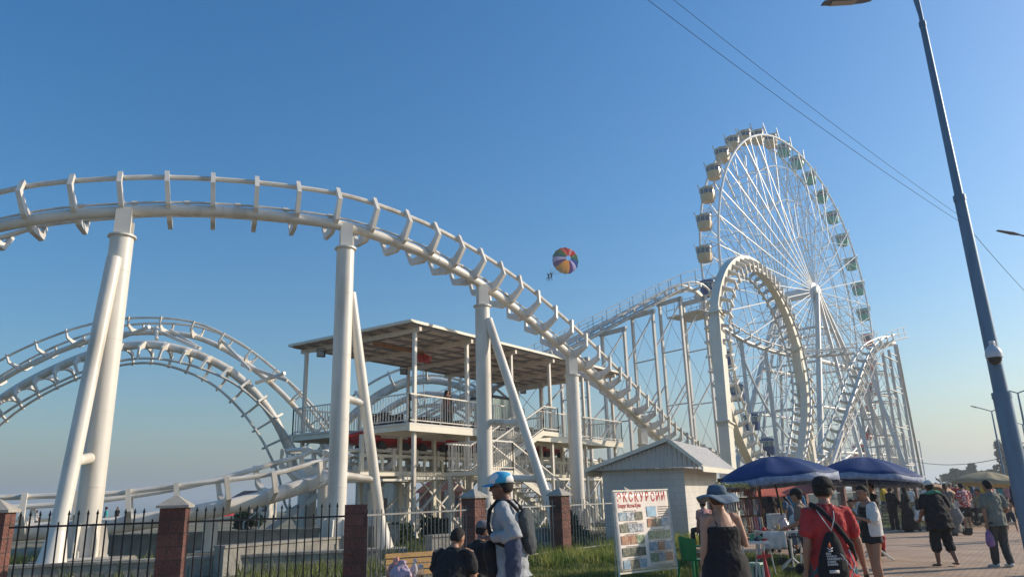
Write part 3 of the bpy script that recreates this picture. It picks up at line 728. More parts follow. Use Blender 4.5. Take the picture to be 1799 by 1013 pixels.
for s_, w_, lb in ((.3, 5.3, 'black floodlight under the left corner of the station roof'), (16.0, 5.9, 'black floodlight under the right end of the station roof'), (6.0, 6.0, 'black floodlight under the rear edge of the station roof')):
    p = st(s_, w_, HZ-.35); t = thing('floodlight', lb, 'floodlight', p, group='floodlights under the station roof'); b = MB()
    b.box(p-V((0, 0, .12)), (.34, .12, .26), rz=.5); b.beam(p+V((-.17, 0, -.1)), p+V((-.17, 0, .1)), .03); b.beam(p+V((.17, 0, -.1)), p+V((.17, 0, .1)), .03); b.beam(p+V((-.17, 0, .1)), p+V((.17, 0, .1)), .03)
    obj('lamp_housing', b, black_iron, t, smooth=False)
    obj('lamp_glass', MB().box(p-V((0, .065, .12)), (.28, .01, .2), rz=.5), mat('lamp_glass', (.3, .32, .33), .1), t, smooth=False)
# train
trm = mat('train_red', (.38, .022, .018), .3, var=.06); trw = mat('train_stripe', (.62, .57, .52), .4); blk = mat('rubber_black', (.015, .015, .016), .6)
train = thing('coaster_train', 'red roller coaster train with pale stripes parked at the station', 'coaster train', st(0, TRW, 3.4))
for k in range(6):
    s0 = .4+k*2.35; z0 = 3.55; b = MB()
    nose = -.75 if k == 0 else 0
    secs = []
    for ds, wz, z1, z2 in ((nose-.25 if k == 0 else 0, .25 if k == 0 else .55, .30, .45), (nose*.5, .5, .12, .62) if k == 0 else (.1, .62, .1, .72), (.5, .66, .05, .78), (1.5, .66, .05, .80), (2.0, .64, .06, .95), (2.15, .5, .15, .9)):
        c_ = st(s0+ds, TRW, z0+(z1+z2)/2); secs.append((c_, wz, (z2-z1)/2, SW, V((0, 0, 1))))
    b.loft(secs, 14); c = obj('train_car', b, trm, train)
    b = MB()
    for w_ in (-.665, .665): b.box(st(s0+1.1, TRW+w_, z0+.42), (1.5, .02, .09), ax=ax3); b.box(st(s0+1.0, TRW+w_, z0+.62), (.3, .02, .1), ax=ax3); b.box(st(s0+1.5, TRW+w_, z0+.62), (.3, .02, .1), ax=ax3)
    obj('side_stripe', b, trw, c, smooth=False)
    for ds in (.45, 1.75):
        for w_ in (-.6, .6): obj('wheel', MB().cyl(st(s0+ds, TRW+w_-.07, z0+.05), st(s0+ds, TRW+w_+.07, z0+.05), .2, n=16), blk, c)
    for ds in (.6, 1.45):
        b = MB()
        for w_ in (-.3, .3):
            b.box(st(s0+ds+.28, TRW+w_, z0+1.05), (.16, .42, .7), ax=ax3); b.sweep([st(s0+ds+.3, TRW+w_-.15, z0+1.35), st(s0+ds+.05, TRW+w_-.17, z0+1.3), st(s0+ds-.1, TRW+w_-.15, z0+1.1)], .05, 8); b.sweep([st(s0+ds+.3, TRW+w_+.15, z0+1.35), st(s0+ds+.05, TRW+w_+.17, z0+1.3), st(s0+ds-.1, TRW+w_+.15, z0+1.1)], .05, 8)
        obj('seat_row', b, blk, c)

# ------------------------------------------------------------------ fences
def pillar(p, parent, h=1.62, w=.38, ang_=0, cap=True, far=False):
    b = MB(); b.box((p.x, p.y, h/2), (w, w, h), rz=ang_)
    o = obj('brick_pillar', b, pillar_mat, parent, smooth=False, base=None)
    if cap:
        c = MB(); x = w/2+.05; fr_ = (V((math.cos(ang_), math.sin(ang_), 0)), V((-math.sin(ang_), math.cos(ang_), 0)))
        def q(s, z): return [V((p.x, p.y, z))+fr_[0]*s*i+fr_[1]*s*j for i, j in ((-1, -1), (1, -1), (1, 1), (-1, 1))]
        vs = q(x, h+.002)+q(x, h+.04)+q(.012, h+.2); c.add(vs, [(3, 2, 1, 0), (0, 1, 5, 4), (1, 2, 6, 5), (2, 3, 7, 6), (3, 0, 4, 7), (4, 5, 9, 8), (5, 6, 10, 9), (6, 7, 11, 10), (7, 4, 8, 11), (8, 9, 10, 11)])
        obj('pillar_cap', c, cap_mat, o, smooth=False)
    return o
def panel(a, c, parent, mt, hz=1.42, spear=True, gap=.13, zr=(.28, 1.36), w=.018):
    a, c = V((a.x, a.y, 0)), V((c.x, c.y, 0)); d = (c-a).normalized(); a = a+d*.19; c = c-d*.19; b = MB(); n = max(3, int((c-a).length/gap))
    for z in zr: b.beam(a+V((0, 0, z)), c+V((0, 0, z)), .022, .03)
    sp_ = MB()
    for i in range(1, n):
        p = a.lerp(c, i/n); hh = hz+(.10 if spear and i % 5 else 0); b.beam(p+V((0, 0, .1)), p+V((0, 0, hh)), w)
        if spear and i % 5: q = p+V((0, 0, hh)); b.prism([(-.022, 0), (.022, 0), (0, .075)], q, d, V((0, 0, 1)), V((-d.y, d.x, 0)), .012)
    o = obj('railing_panel', b, mt, parent, smooth=False)
fa = thing('iron_fence', 'black spear-topped iron fence between brick pillars at the left front', 'fence', (-5.4, 12.3, 0))
Pm1, P0, P1, P2, P3 = V((-10.5, 11.0, 0)), V((-7.90, 11.75, 0)), V((-5.46, 12.35, 0)), V((-2.82, 13.5, 0)), V((-.97, 17.0, 0))
for p, cap in ((P0, 1), (P1, 1), (P2, 0)): pillar(p, fa, ang_=R(12.5), cap=cap, h=1.58 if cap else 1.55)
panel(Pm1, P0, fa, black_iron); panel(P0, P1, fa, black_iron); panel(P1, P2, fa, black_iron)
fb = thing('iron_fence', 'grey iron fence between brick pillars in front of the station stair', 'fence', (1, 19.7, 0))
pf = math.atan2(.8, .6)
prs = [P3]+[P4+FD*3.37*k for k in range(0, 3)]
for p in prs: pillar(p, fb, ang_=pf, h=1.6)
panel(P2, P3, fb, grey_iron, spear=False, hz=1.45); 
for a, c in zip(prs[:-1], prs[1:]): panel(a, c, fb, mat('pale_iron', (.34, .34, .31), .5), spear=False, hz=1.5)
fc = thing('iron_fence', 'long fence of brick pillars and iron panels receding behind the market stalls', 'fence', (8, 29, 0))
prs2 = [P4+FD*3.37*k for k in range(3, 24)]
for p in prs2: pillar(p, fc, ang_=pf, h=1.65)
for a, c in zip(prs2[:-1], prs2[1:]): panel(a, c, fc, MATS['pale_iron'], spear=False, gap=.2)
# low retaining walls in the park
for a, c, h, lb in (((-13, 17.0), (-3.6, 20.2), .38, 'weathered low concrete wall behind the black fence'), ((-14, 24.2), (-4.0, 26.0), .75, 'taller stained concrete wall below the low track'), ((-2.6, 22.6), (1.2, 26), .55, 'low concrete wall behind the grey fence'), ((-7.1, 18.6), (-5.0, 22.0), .62, 'lit stepped concrete wall between the first two columns')):
    b = MB(); b.beam(V((*a, h/2)), V((*c, h/2)), .35, h); b.beam(V((*a, h+.03)), V((*c, h+.03)), .42, .06)
    tag(obj('retaining_wall', b, concrete, smooth=False, base=(*a, 0)), lb, 'wall')

# ------------------------------------------------------------------ shed
shed = thing('block_shed', 'white block shed with grey corrugated gable and sheet roof', 'shed', (6.05, 24, 0))
Rr = at(1228, 825, 24.0); Lr = at(1035, 828, 25.55); zE = 2.36
Rr = V((Rr.x, Rr.y, 0)); Lr = V((Lr.x, Lr.y, 0)); g = (Rr-Lr).normalized(); sdir = V((.42, .907, 0)).normalized(); Ls = 6.3; apx = Lr.lerp(Rr, .755); ZA = 3.2
corr = bpy.data.materials.new('corrugated_sheet'); corr.use_nodes = True; n = corr.node_tree.nodes; l = corr.node_tree.links; bs = n['Principled BSDF']
tc = n.new('ShaderNodeTexCoord'); dp = n.new('ShaderNodeVectorMath'); dp.operation = 'DOT_PRODUCT'; l.new(tc.outputs['Object'], dp.inputs[0]); dp.inputs[1].default_value = (g+sdir)*1.0
sn = n.new('ShaderNodeMath'); sn.operation = 'SINE'; ml = n.new('ShaderNodeMath'); ml.operation = 'MULTIPLY'; ml.inputs[1].default_value = 42; l.new(dp.outputs['Value'], ml.inputs[0]); l.new(ml.outputs[0], sn.inputs[0])
bp = n.new('ShaderNodeBump'); bp.inputs['Strength'].default_value = .9; bp.inputs['Distance'].default_value = .03; l.new(sn.outputs[0], bp.inputs['Height']); l.new(bp.outputs[0], bs.inputs['Normal'])
nz = n.new('ShaderNodeTexNoise'); nz.inputs['Scale'].default_value = 1.5; mx = n.new('ShaderNodeMix'); mx.data_type = 'RGBA'; l.new(nz.outputs[0], mx.inputs[0]); mx.inputs[6].default_value = (.52, .50, .46, 1); mx.inputs[7].default_value = (.64, .62, .57, 1); l.new(mx.outputs[2], bs.inputs['Base Color']); bs.inputs['Roughness'].default_value = .5
wl0, wl1 = Lr+g*.35+sdir*.3, Rr-g*.55+sdir*.3
b = MB(); c_ = (wl0+wl1)/2+sdir*(Ls-.6)/2; b.box((c_.x, c_.y, zE/2), ((wl1-wl0).length, Ls-.6, zE), ax=(g, sdir, V((0, 0, 1))))
obj('wall', b, blockwall, shed, smooth=False)
b = MB(); up = V((0, 0, 1))
def tri(o): return [Lr+sdir*o+up*(zE+.002), Rr+sdir*o+up*(zE+.002), apx+sdir*o+up*(ZA-.05)]
v0, v1 = tri(.02), tri(.10); b.add(v0+v1, [(0, 1, 2), (5, 4, 3), (0, 3, 4, 1), (1, 4, 5, 2), (2, 5, 3, 0)]); obj('gable', b, corr, shed, smooth=False)
for e, nm in ((Lr-g*.1, 'roof'), (Rr+g*.12, 'roof')):
    b = MB(); z0 = zE-.02; q = [e+up*z0-sdir*.1, apx+up*ZA-sdir*.1, apx+up*ZA+sdir*Ls, e+up*z0+sdir*Ls]; b.add(q+[k+up*.05 for k in q], [(0, 1, 2, 3), (7, 6, 5, 4), (0, 4, 5, 1), (2, 6, 7, 3), (3, 7, 4, 0), (1, 5, 6, 2)])
    o = obj(nm, b, corr, shed, smooth=False)
    b = MB(); b.beam(e+up*(z0-.06)-sdir*.1+(e-apx).normalized()*.02, e+up*(z0-.06)+sdir*Ls+(e-apx).normalized()*.02, .03, .16); obj('fascia', b, cream_paint, o, smooth=False)
b = MB()
for e in (Lr-g*.1, Rr+g*.12): b.beam(e+up*(zE+.02)-sdir*.13, apx+up*(ZA+.04)-sdir*.13, .03, .12)
obj('gable_trim', b, cream_paint, shed, smooth=False)

# ------------------------------------------------------------------ people
def rotx(v, a): c, s = math.cos(a), math.sin(a); return V((v[0], v[1]*c+v[2]*s, v[2]*c-v[1]*s))   # lean forward (+Y) by a
def rotz(v, a): c, s = math.cos(a), math.sin(a); return V((v[0]*c-v[1]*s, v[0]*s+v[1]*c, v[2]))
def limb(b, pts, rs, n=12):
    pts = [V(p) for p in pts]; secs = []
    N = len(pts)
    P = [pts[0]-(pts[1]-pts[0]).normalized()*rs[0]*.6]+pts+[pts[-1]+(pts[-1]-pts[-2]).normalized()*rs[-1]*.6]
    Rr_ = [rs[0]*.6]+list(rs)+[rs[-1]*.6]
    b.sweep(P, Rr_, n)
def interp(a, c, b_, rs0, rs1, k=3): pass
def remesh(o, vox, smooth=4, disp=0, dsize=.12):
    m = o.modifiers.new('Remesh', 'REMESH'); m.mode = 'VOXEL'; m.voxel_size = vox; m.use_smooth_shade = True
    if smooth: s = o.modifiers.new('Smooth', 'SMOOTH'); s.iterations = smooth; s.factor = .5
    if disp:
        t = bpy.data.textures.get('folds%.2f' % dsize) or bpy.data.textures.new('folds%.2f' % dsize, 'CLOUDS'); t.noise_scale = dsize; t.noise_depth = 2
        d = o.modifiers.new('Folds', 'DISPLACE'); d.texture = t; d.strength = disp; d.mid_level = .5; d.texture_coords = 'LOCAL'
def person(label, pos, face, h=1.72, top=None, bottom=None, shoes=None, hair='short', hairm=None, hat=None, sk=None, lean=0, head=(0, 0),
           armL=None, armR=None, legL=None, legR=None, fat=1.0, vox=.016, sleeve='short', hem=-.10, blen='pants', group=None, eyes=False, seat=None, female=False, dress=None, loose=1.0, turn=0):
    """face: heading angle of the facing direction (0 = +Y, 90 = -X). arms/legs: (upper dir, lower dir) in body space"""
    sk = sk or skin; hairm = hairm or hair_m; s = h/1.75
    root = thing('person', label, 'person', (0, 0, 0), R(face), group, local=True)
    rough = vox > .022
    la = R(lean)
    def T(v): return rotx(rotz(V(v), R(turn)) if turn else V(v), la)
    P = V((0, 0, .93)); hipw = .088 if not female else .092; shw = (.185 if not female else .16)*(1+.5*(fat-1))
    def A(v): return P+T(v)
    up = T((0, 0, 1)); fx = T((1, 0, 0)); fy = T((0, 1, 0))
    neck = A((0, 0, .53)); hy, hp = R(head[0]), R(head[1])
    def Hd(v): return rotx(rotz(rotx(V(v), hp), hy), 0)
    hc = neck+T((0, .012, .006))+Hd((0, .02, .122))
    hx, hyv, hz = Hd((1, 0, 0)), Hd((0, 1, 0)), Hd((0, 0, 1))
    body = MB()
    fr_ = (fx, fy); f = fat
    tors = [(-.10, .150*f, .105*f), (-.04, .168*f, .12*f), (.04, .165*f, .118*f), (.14, (.142 if not female else .128)*f, .105*f), (.24, .150*f, .11*f), (.34, .165*min(f, 1.15), .118*min(f, 1.15)), (.42, .165, .105), (.48, .13, .08), (.53, .062, .058)]
    if female: tors[5] = (.34, .145*f, .125*f); tors[6] = (.42, .140, .10); tors[7] = (.48, .115, .075)
    body.loft([(A((0, 0, z)), a, c, fx, fy) for z, a, c in tors], 16)
    body.loft([(neck-up*.055, .100, .070), (neck-up*.02, .072, .062), (neck+up*.03, .055, .056), (hc-hz*.05, .052, .056)], 12, fr=fr_)
    # head
    body.ell(hc+hz*.015-hyv*.012, (.084, .102, .110), (hx, hyv, hz), 16, 11)
    body.ell(hc-hz*.045+hyv*.030, (.062, .060, .074), (hx, hyv, hz), 14, 9)
    if not rough:
        body.loft([(hc+hyv*.088+hz*.014, .009, .006, hx, hyv), (hc+hyv*.108-hz*.020, .014, .016, hx, hyv), (hc+hyv*.096-hz*.033, .018, .010, hx, hyv)], 8)
        body.ell(hc+hyv*.076-hz*.060, (.022, .010, .010), (hx, hyv, hz), 8, 6)
        body.ell(hc+hyv*.070-hz*.095, (.024, .020, .016), (hx, hyv, hz), 8, 6)
        for q in (-1, 1): body.ell(hc+hx*.086*q-hyv*.005-hz*.012, (.010, .020, .031), (hx, hyv, hz), 8, 6)
    dl = ((.10, .03, -1), (.02, .20, -1)); aL, aR = armL or dl, armR or dl
    arms = []
    for q, (ud, fd) in ((-1, aL), (1, aR)):
        sh = A((q*shw, 0, .455)); u = T((q*ud[0], ud[1], ud[2])).normalized(); d = T((q*fd[0], fd[1], fd[2])).normalized()
        el = sh+u*.285; wr = el+d*.245; arms.append((q, sh, el, wr, u, d))
        af = 1+.6*(fat-1)
        if female: af *= .88
        sh0 = sh-u*.01-fx*q*.05
        limb(body, [sh0, sh, sh.lerp(el, .35), sh.lerp(el, .8), el, el.lerp(wr, .3), el.lerp(wr, .75), wr], [k*af for k in (.055, .056, .048, .040, .039, .041, .031, .026)])
        # hand: palm and five fingers
        side = d.cross(V((0, 0, 1)) if abs(d.z) < .9 else fy).normalized(); nrm = side.cross(d).normalized()
        pal = wr+d*.045; 
        if abs(d.z) > .9: side, nrm = nrm, side*-1
        body.loft([(wr-d*.01, .026, .020, side, nrm), (wr+d*.03, .036, .017, side, nrm), (wr+d*.08, .042, .015, side, nrm), (wr+d*.092, .036, .012, side, nrm)], 10)
        inn = nrm*(-q)
        for k, ln in enumerate((.065, .074, .069, .054)):
            bs_ = wr+d*.085+side*(.030-.020*k); mdl = bs_+d*ln*.5+inn*.012; tip = mdl+d*ln*.36+inn*ln*.38
            limb(body, [bs_-d*.01, mdl, tip], (.0095, .0088, .0075), 7)
        tb_ = wr+d*.03+side*.030; limb(body, [tb_, tb_+d*.03+side*.022+inn*.008, tb_+d*.062+side*.022+inn*.02], (.012, .0105, .0085), 7)
    dlg = ((.02, 0, -1), (0, -.02, -1)); lL, lR = legL or dlg, legR or dlg; legs = []
    for q, (ud, fd) in ((-1, lL), (1, lR)):
        hp_ = P+rotz(V((q*hipw, 0, -.04)), R(turn)); u = rotz(V((q*ud[0], ud[1], ud[2])), R(turn)).normalized(); d = rotz(V((q*fd[0], fd[1], fd[2])), R(turn)).normalized()
        kn = hp_+u*.43; an_ = kn+d*.41; legs.append((q, hp_, kn, an_, u, d)); lf2 = 1+.5*(fat-1)
        fwd = rotz(V((q*.12, 1, 0)), R(turn)).normalized()
        limb(body, [hp_, hp_.lerp(kn, .3), hp_.lerp(kn, .75), kn, kn.lerp(an_, .28), kn.lerp(an_, .7), an_], [k*lf2 for k in (.088, .084, .064, .053, .056, .042, .034)])
        pitchd = V((0, 0, -1)); df = (fwd*1.0+d*.0).normalized()
        if d.y < -.35 and d.z > -.92: df = (fwd*.5+V((0, 0, -.86))).normalized()
        toe = an_+df*.15-V((0, 0, .05)); body.loft([(an_-df*.055-V((0, 0, .035)), .026, .026, rotz(V((1, 0, 0)), R(turn)), V((0, 0, 1))), (an_-df*.02-V((0, 0, .03)), .036, .036, V((1, 0, 0)), V((0, 0, 1))), (an_+df*.07-V((0, 0, .045)), .042, .026, V((1, 0, 0)), V((0, 0, 1))), (toe, .042, .018, V((1, 0, 0)), V((0, 0, 1))), (toe+df*.03, .026, .012, V((1, 0, 0)), V((0, 0, 1)))], 10)
        legs[-1] = legs[-1]+(df, toe)
    lowest = min(v[2] for v in body.v)
    zo = (seat if seat is not None else 0) - (lowest if seat is None else (.93-.12))
    def fin(b, name, mt, vx, sm=3, disp=0, ds=.12, par=None, rm=True):
        b.v = [(v[0]*s, v[1]*s, (v[2]+zo)*s) for v in b.v]
        me = bpy.data.meshes.new(name); me.from_pydata(b.v, [], b.f); me.materials.append(mt)
        me.polygons.foreach_set('use_smooth', [True]*len(me.polygons)); o = bpy.data.objects.new(name, me); col.objects.link(o); o.parent = par or root
        if rm: remesh(o, vx*s, sm, disp, ds)
        return o
    fin(body, 'body', sk, vox, 2)
    # clothes
    if top:
        b = MB(); k = .016*loose; secs = []
        for z, a, c in tors:
            if z < hem-.02 or z > .50: continue
            e = k*(1.6 if z < .2 else 1); secs.append((A((0, 0, z)), a+e, c+e, fx, fy))
        if hem < -.10: secs.insert(0, (A((0, 0, hem)), .178*f+k*2, .13*f+k*2, fx, fy))
        elif not secs or hem < .0: secs.insert(0, (A((0, 0, hem)), .165*f+k*1.6, .118*f+k*1.6, fx, fy)) if secs[0][0] != A((0, 0, hem)) else None
        secs.append((A((0, 0, .50)), .115, .085, fx, fy)); secs.append((A((0, -.005, .528)), .082, .076, fx, fy)); b.loft(secs, 18)
        if sleeve != 'none':
            for q, sh, el, wr, u, d in arms:
                af = (1+.6*(fat-1))*(.92 if female else 1); sh0 = sh-fx*q*.06+up*.0
                if sleeve == 'short': a2 = 1+.25*(fat-1); limb(b, [sh0-up*.006, sh-up*.006, sh.lerp(el, .4), sh.lerp(el, .72)], [(.056+.008*loose)*a2, (.056+.007*loose)*a2, (.054+.011*loose)*af, (.048+.016*loose)*af])
                else: limb(b, [sh0, sh+up*.004, sh.lerp(el, .4), el, el.lerp(wr, .4), el.lerp(wr, .9)], [(.060+.010*loose)*af, (.060+.008*loose)*af, .056+.012*loose, .046+.012*loose, .046+.014*loose, .032+.008*loose])
        elif female:
            pass
        fin(b, 'shirt', top, max(vox*.9, .012), 3, 0 if rough else .028*loose, .09)
    if bottom:
        b = MB(); e = .014*loose
        b.loft([(A((0, 0, -.02))-V((0, 0, .10)), .158*f+e, .115*f+e, fx, fy), (A((0, 0, -.04)), .168*f+e, .122*f+e, fx, fy), (A((0, 0, .05)), .160*f+e, .118*f+e, fx, fy)], 16)
        for q, hp_, kn, an_, u, d, df, toe in legs:
            lf2 = 1+.5*(fat-1)
            if blen == 'pants': limb(b, [hp_, hp_.lerp(kn, .5), kn, kn.lerp(an_, .5), kn.lerp(an_, .97)], [(.094+e)*lf2, .078+e, .062+e, .056+e, .050+e])
            elif blen == 'long_shorts': limb(b, [hp_, hp_.lerp(kn, .5), kn, kn.lerp(an_, .35)], [(.096+e)*lf2, .084+e, .076+e, .078+e])
            elif blen == 'shorts': limb(b, [hp_, hp_.lerp(kn, .4), hp_.lerp(kn, .85)], [(.096+e)*lf2, .088+e, .080+e])
            else: limb(b, [hp_, hp_.lerp(kn, .30)], [(.094+e)*lf2, .088+e])
        fin(b, 'trousers' if blen == 'pants' else 'shorts', bottom, max(vox*.9, .012), 3, 0 if rough else .035, .12)
    if dress:
        m_, ztop, zbot, flare = dress; b = MB(); secs = []
        zz = [ztop, .34, .24, .14, .04, -.06, -.2, -.4, -.6, -.8, zbot]
        zz = [z for z in zz if z >= zbot and z <= ztop]
        for z in sorted(set(zz)):
            if z >= -.1:
                a = np.interp(z, [t[0] for t in tors], [t[1] for t in tors]); c = np.interp(z, [t[0] for t in tors], [t[2] for t in tors]); ff = .014+max(0, (.2-z))*flare*.3; cc = A((0, 0, z))
            else: a, c = .168*f, .12*f; ff = .02+(.2-z)*flare*.35; cc = P+V((0, 0, z))+T((0, 0, 0))
            secs.append((cc, a+ff, c+ff, fx, fy))
        b.loft(secs, 20)
        if sleeve == 'strap':
            for q in (-1, 1): b.sweep([A((q*.085, .10, ztop-.02)), A((q*.10, .06, .45)), A((q*.105, 0, .485)), A((q*.10, -.07, .44)), A((q*.085, -.11, ztop-.03))], .009, 6)
        elif sleeve in ('long', 'short') and not top:
            for q, sh, el, wr, u, d in arms: limb(b, [sh-fx*q*.05, sh, sh.lerp(el, .5)]+([el, el.lerp(wr, .5), el.lerp(wr, .95)] if sleeve == 'long' else []), [.068, .068, .062]+([.060, .055, .055] if sleeve == 'long' else []))
            b.loft([(A((0, 0, .44)), .16, .10, fx, fy), (A((0, 0, .50)), .10, .08, fx, fy)], 14)
        fin(b, 'dress', m_, max(vox*.8, .010), 3, 0 if rough else .035, .14)
    if shoes:
        for q, hp_, kn, an_, u, d, df, toe in legs:
            b = MB(); X = V((1, 0, 0)); Z = V((0, 0, 1))
            b.loft([(an_-df*.075-Z*.035, .030, .034, X, Z), (an_-df*.03-Z*.022, .044, .048, X, Z), (an_+df*.07-Z*.04, .050, .036, X, Z), (toe, .050, .027, X, Z), (toe+df*.04, .034, .02, X, Z)], 12)
            fin(b, 'shoe', shoes, .012, 1, rm=False)
    # hair and hats
    def skullpt(d_, r=1.0): return hc+hz*.015-hyv*.012+(hx*d_[0]*.084+hyv*d_[1]*.102+hz*d_[2]*.110)*r
    if hair and hair != 'bald':
        b = MB(); n = 18
        rings = [(1.13, th) for th in np.linspace(.05, 1.0, 9)]
        vs = []; fs = []
        for i in range(10):
            ph = math.pi*.73*i/9
            for k in range(n):
                an = 2*math.pi*k/n; fr2 = math.sin(an); lim = ph
                if fr2 > .25: lim = ph*(.54-.09*fr2)
                elif fr2 > -.1: lim = ph*.80
                vs.append(skullpt((math.sin(lim)*math.cos(an), math.sin(lim)*math.sin(an), math.cos(lim)), 1.10 if i < 9 else 1.02))
        fs = [(i*n+k, (i+1)*n+k, (i+1)*n+(k+1) % n, i*n+(k+1) % n) for i in range(9) for k in range(n)]; fs.append(tuple(range(n)))
        b.add(vs, fs)
        if hair == 'long':
            b.loft([(hc-hyv*.03+hz*.06, .075, .07, hx, hyv), (hc-hyv*.06-hz*.04, .082, .055, hx, hyv), (neck-fy*.075+up*.02, .078, .04, fx, fy), (A((0, -.115, .38)), .085, .035, fx, fy), (A((0, -.12, .28)), .05, .02, fx, fy)], 14)
        if hair == 'bun': b.ell(hc-hyv*.115+hz*.03, (.045, .04, .045), (hx, hyv, hz), 12, 8)
        if hair == 'tail': b.sweep([hc-hyv*.09+hz*.03, hc-hyv*.14-hz*.03, hc-hyv*.13-hz*.14], [.03, .034, .012], 8)
        if hair == 'scarf': b.loft([(hc+hz*.1, .05, .05, hx, hyv), (hc+hz*.02-hyv*.01, .09, .10, hx, hyv), (neck-fy*.03+up*.02, .09, .085, fx, fy), (A((0, -.02, .40)), .19, .13, fx, fy), (A((0, -.03, .2)), .19, .15, fx, fy)], 16)
        fin(b, 'hair', hairm, .012, 0, rm=False)
    if hat:
        kind, hm_, hm2 = hat; b = MB(); c0 = hc+hz*.050-hyv*.010
        if kind == 'cap':
            vs = []; n = 20
            secs = [(c0-hz*.016, .100, .120), (c0+hz*.02, .099, .118), (c0+hz*.055, .090, .106), (c0+hz*.082, .067, .078), (c0+hz*.096, .032, .038), (c0+hz*.099, .006, .006)]
            b.loft([(a, x, y, hx, hyv) for a, x, y in secs], n); hat_o = fin(b, 'cap', hm_, .012, rm=False)
            b = MB(); fwd_ = hyv if not kind == 'x' else -hyv
            pts = [];
            for k in range(9):
                an = math.pi*(.12+.76*k/8); pts.append((math.cos(an), math.sin(an)))
            inner = [c0-hz*.010+hx*.098*x+hyv*.113*y for x, y in pts]; outer = [c0-hz*(.020+.014*abs(x))+hx*.090*x+hyv*(.113*y+.085*max(0, y)**.6) for x, y in pts]
            vs = inner+outer+[p-hz*.005 for p in inner]+[p-hz*.005 for p in outer]
            for k in range(8): fs = [(k, k+1, 9+k+1, 9+k), (18+k+1, 18+k, 27+k, 27+k+1), (9+k, 9+k+1, 27+k+1, 27+k)]; b.f += fs
            b.v += [tuple(v) for v in vs]; fin(b, 'visor', hm2 or hm_, .012, rm=False, par=None)
        elif kind == 'sun':
            b.loft([(c0-hz*.01, .104, .122, hx, hyv), (c0+hz*.05, .100, .118, hx, hyv), (c0+hz*.088, .085, .098, hx, hyv), (c0+hz*.102, .04, .045, hx, hyv)], 20); fin(b, 'hat_crown', hm_, .012, rm=False)
            b = MB(); n = 36; vs = []
            for j, (rr_, dz) in enumerate(((1.0, 0), (1.5, -.012), (2.0, -.035), (2.2, -.05), (2.2, -.058), (1.5, -.022), (1.0, -.010))):
                for k in range(n):
                    an = 2*math.pi*k/n; w_ = (rr_-1)*(.03*math.sin(2*an+.6)+.012*math.sin(5*an)); vs.append(c0+hz*(dz+w_)+hx*.102*rr_*math.cos(an)+hyv*.118*rr_*math.sin(an))
            b.add(vs, [(j*n+k, j*n+(k+1) % n, (j+1)*n+(k+1) % n, (j+1)*n+k) for j in range(6) for k in range(n)]); fin(b, 'hat_brim', hm2 or hm_, .012, rm=False)
    if eyes:
        for q in (-1, 1):
            b = MB().ell(hc+hx*.030*q+hyv*.082+hz*.004, (.014, .006, .007), (hx, hyv, hz), 8, 6); fin(b, 'eye', mat('dark_eye', (.03, .02, .015), .3), .01, rm=False)
            b = MB().ell(hc+hx*.030*q+hyv*.088+hz*.026, (.020, .006, .004), (hx, hyv, hz), 8, 6); fin(b, 'eyebrow', hair_m, .01, rm=False)
        b = MB().ell(hc+hyv*.092-hz*.064, (.021, .006, .0045), (hx, hyv, hz), 8, 6); fin(b, 'mouth', mat('lips', (.22, .07, .055), .5), .01, rm=False)
    root.location = pos
    info = dict(root=root, s=s, zo=zo, A=A, T=T, arms=arms, legs=legs, hc=hc, neck=neck, hx=hx, hy=hyv, hz=hz, fx=fx, fy=fy, up=up, fin=fin)
    return info
def gp(px, Y, z=0): return V((gx(px, Y, .8), Y, z))
def carry(I, name, label, cat, group=None):
    """a thing held or worn by a person, in that person's frame"""
    r_ = I['root']; t = thing(name, label, cat, r_.location, r_.rotation_euler.z, group, local=True)
    def fin(b, nm, mt, par=None, vx=0, sm=2, disp=0, smooth=True):
        s = I['s']; b.v = [(v[0]*s, v[1]*s, (v[2]+I['zo'])*s) for v in b.v]; me = bpy.data.meshes.new(nm); me.from_pydata(b.v, [], b.f); me.materials.append(mt)
        if smooth: me.polygons.foreach_set('use_smooth', [True]*len(me.polygons))
        o = bpy.data.objects.new(nm, me); col.objects.link(o); o.parent = par or t
        if vx: remesh(o, vx, sm, disp, .06)
        return o
    return t, fin
def text(s_, size, mt, M, parent, name='lettering', ext=.001, sx=1, shear=0, bold=0, align='LEFT'):
    cu = bpy.data.curves.new('t', 'FONT'); cu.body = s_; cu.size = size; cu.extrude = ext; cu.offset = bold; cu.shear = shear; cu.align_x = align; cu.resolution_u = 2
    o = bpy.data.objects.new('t', cu); col.objects.link(o); dg = bpy.context.evaluated_depsgraph_get(); me = bpy.data.meshes.new_from_object(o.evaluated_get(dg)); bpy.data.objects.remove(o)
    n = len(me.vertices); co = np.empty(n*3); me.vertices.foreach_get('co', co); co = co.reshape(-1, 3); co[:, 0] *= sx
    M = np.array(M); co = co@M[:3, :3].T+M[:3, 3]-(np.zeros(3) if parent.get('_local') else np.array(parent.location)); me.vertices.foreach_set('co', co.ravel()); me.materials.clear(); me.materials.append(mt); me.update()
    o = bpy.data.objects.new(name, me); col.objects.link(o); o.parent = parent; return o
def Mx(x, y, z, p): return [[x.x, y.x, z.x, p.x], [x.y, y.y, z.y, p.y], [x.z, y.z, z.z, p.z], [0, 0, 0, 1]]
WALKL = ((.02, .38, -1), (0, -.05, -1)); WALKB = ((.02, -.25, -1), (0, -.55, -1))
blackc = cl('black', (.012, .012, .014)); darkc = cl('charcoal', (.035, .035, .04)); navyc = cl('navy', (.02, .03, .06)); redc = cl('red', (.42, .035, .035)); tealc = cl('teal', (.01, .11, .15))
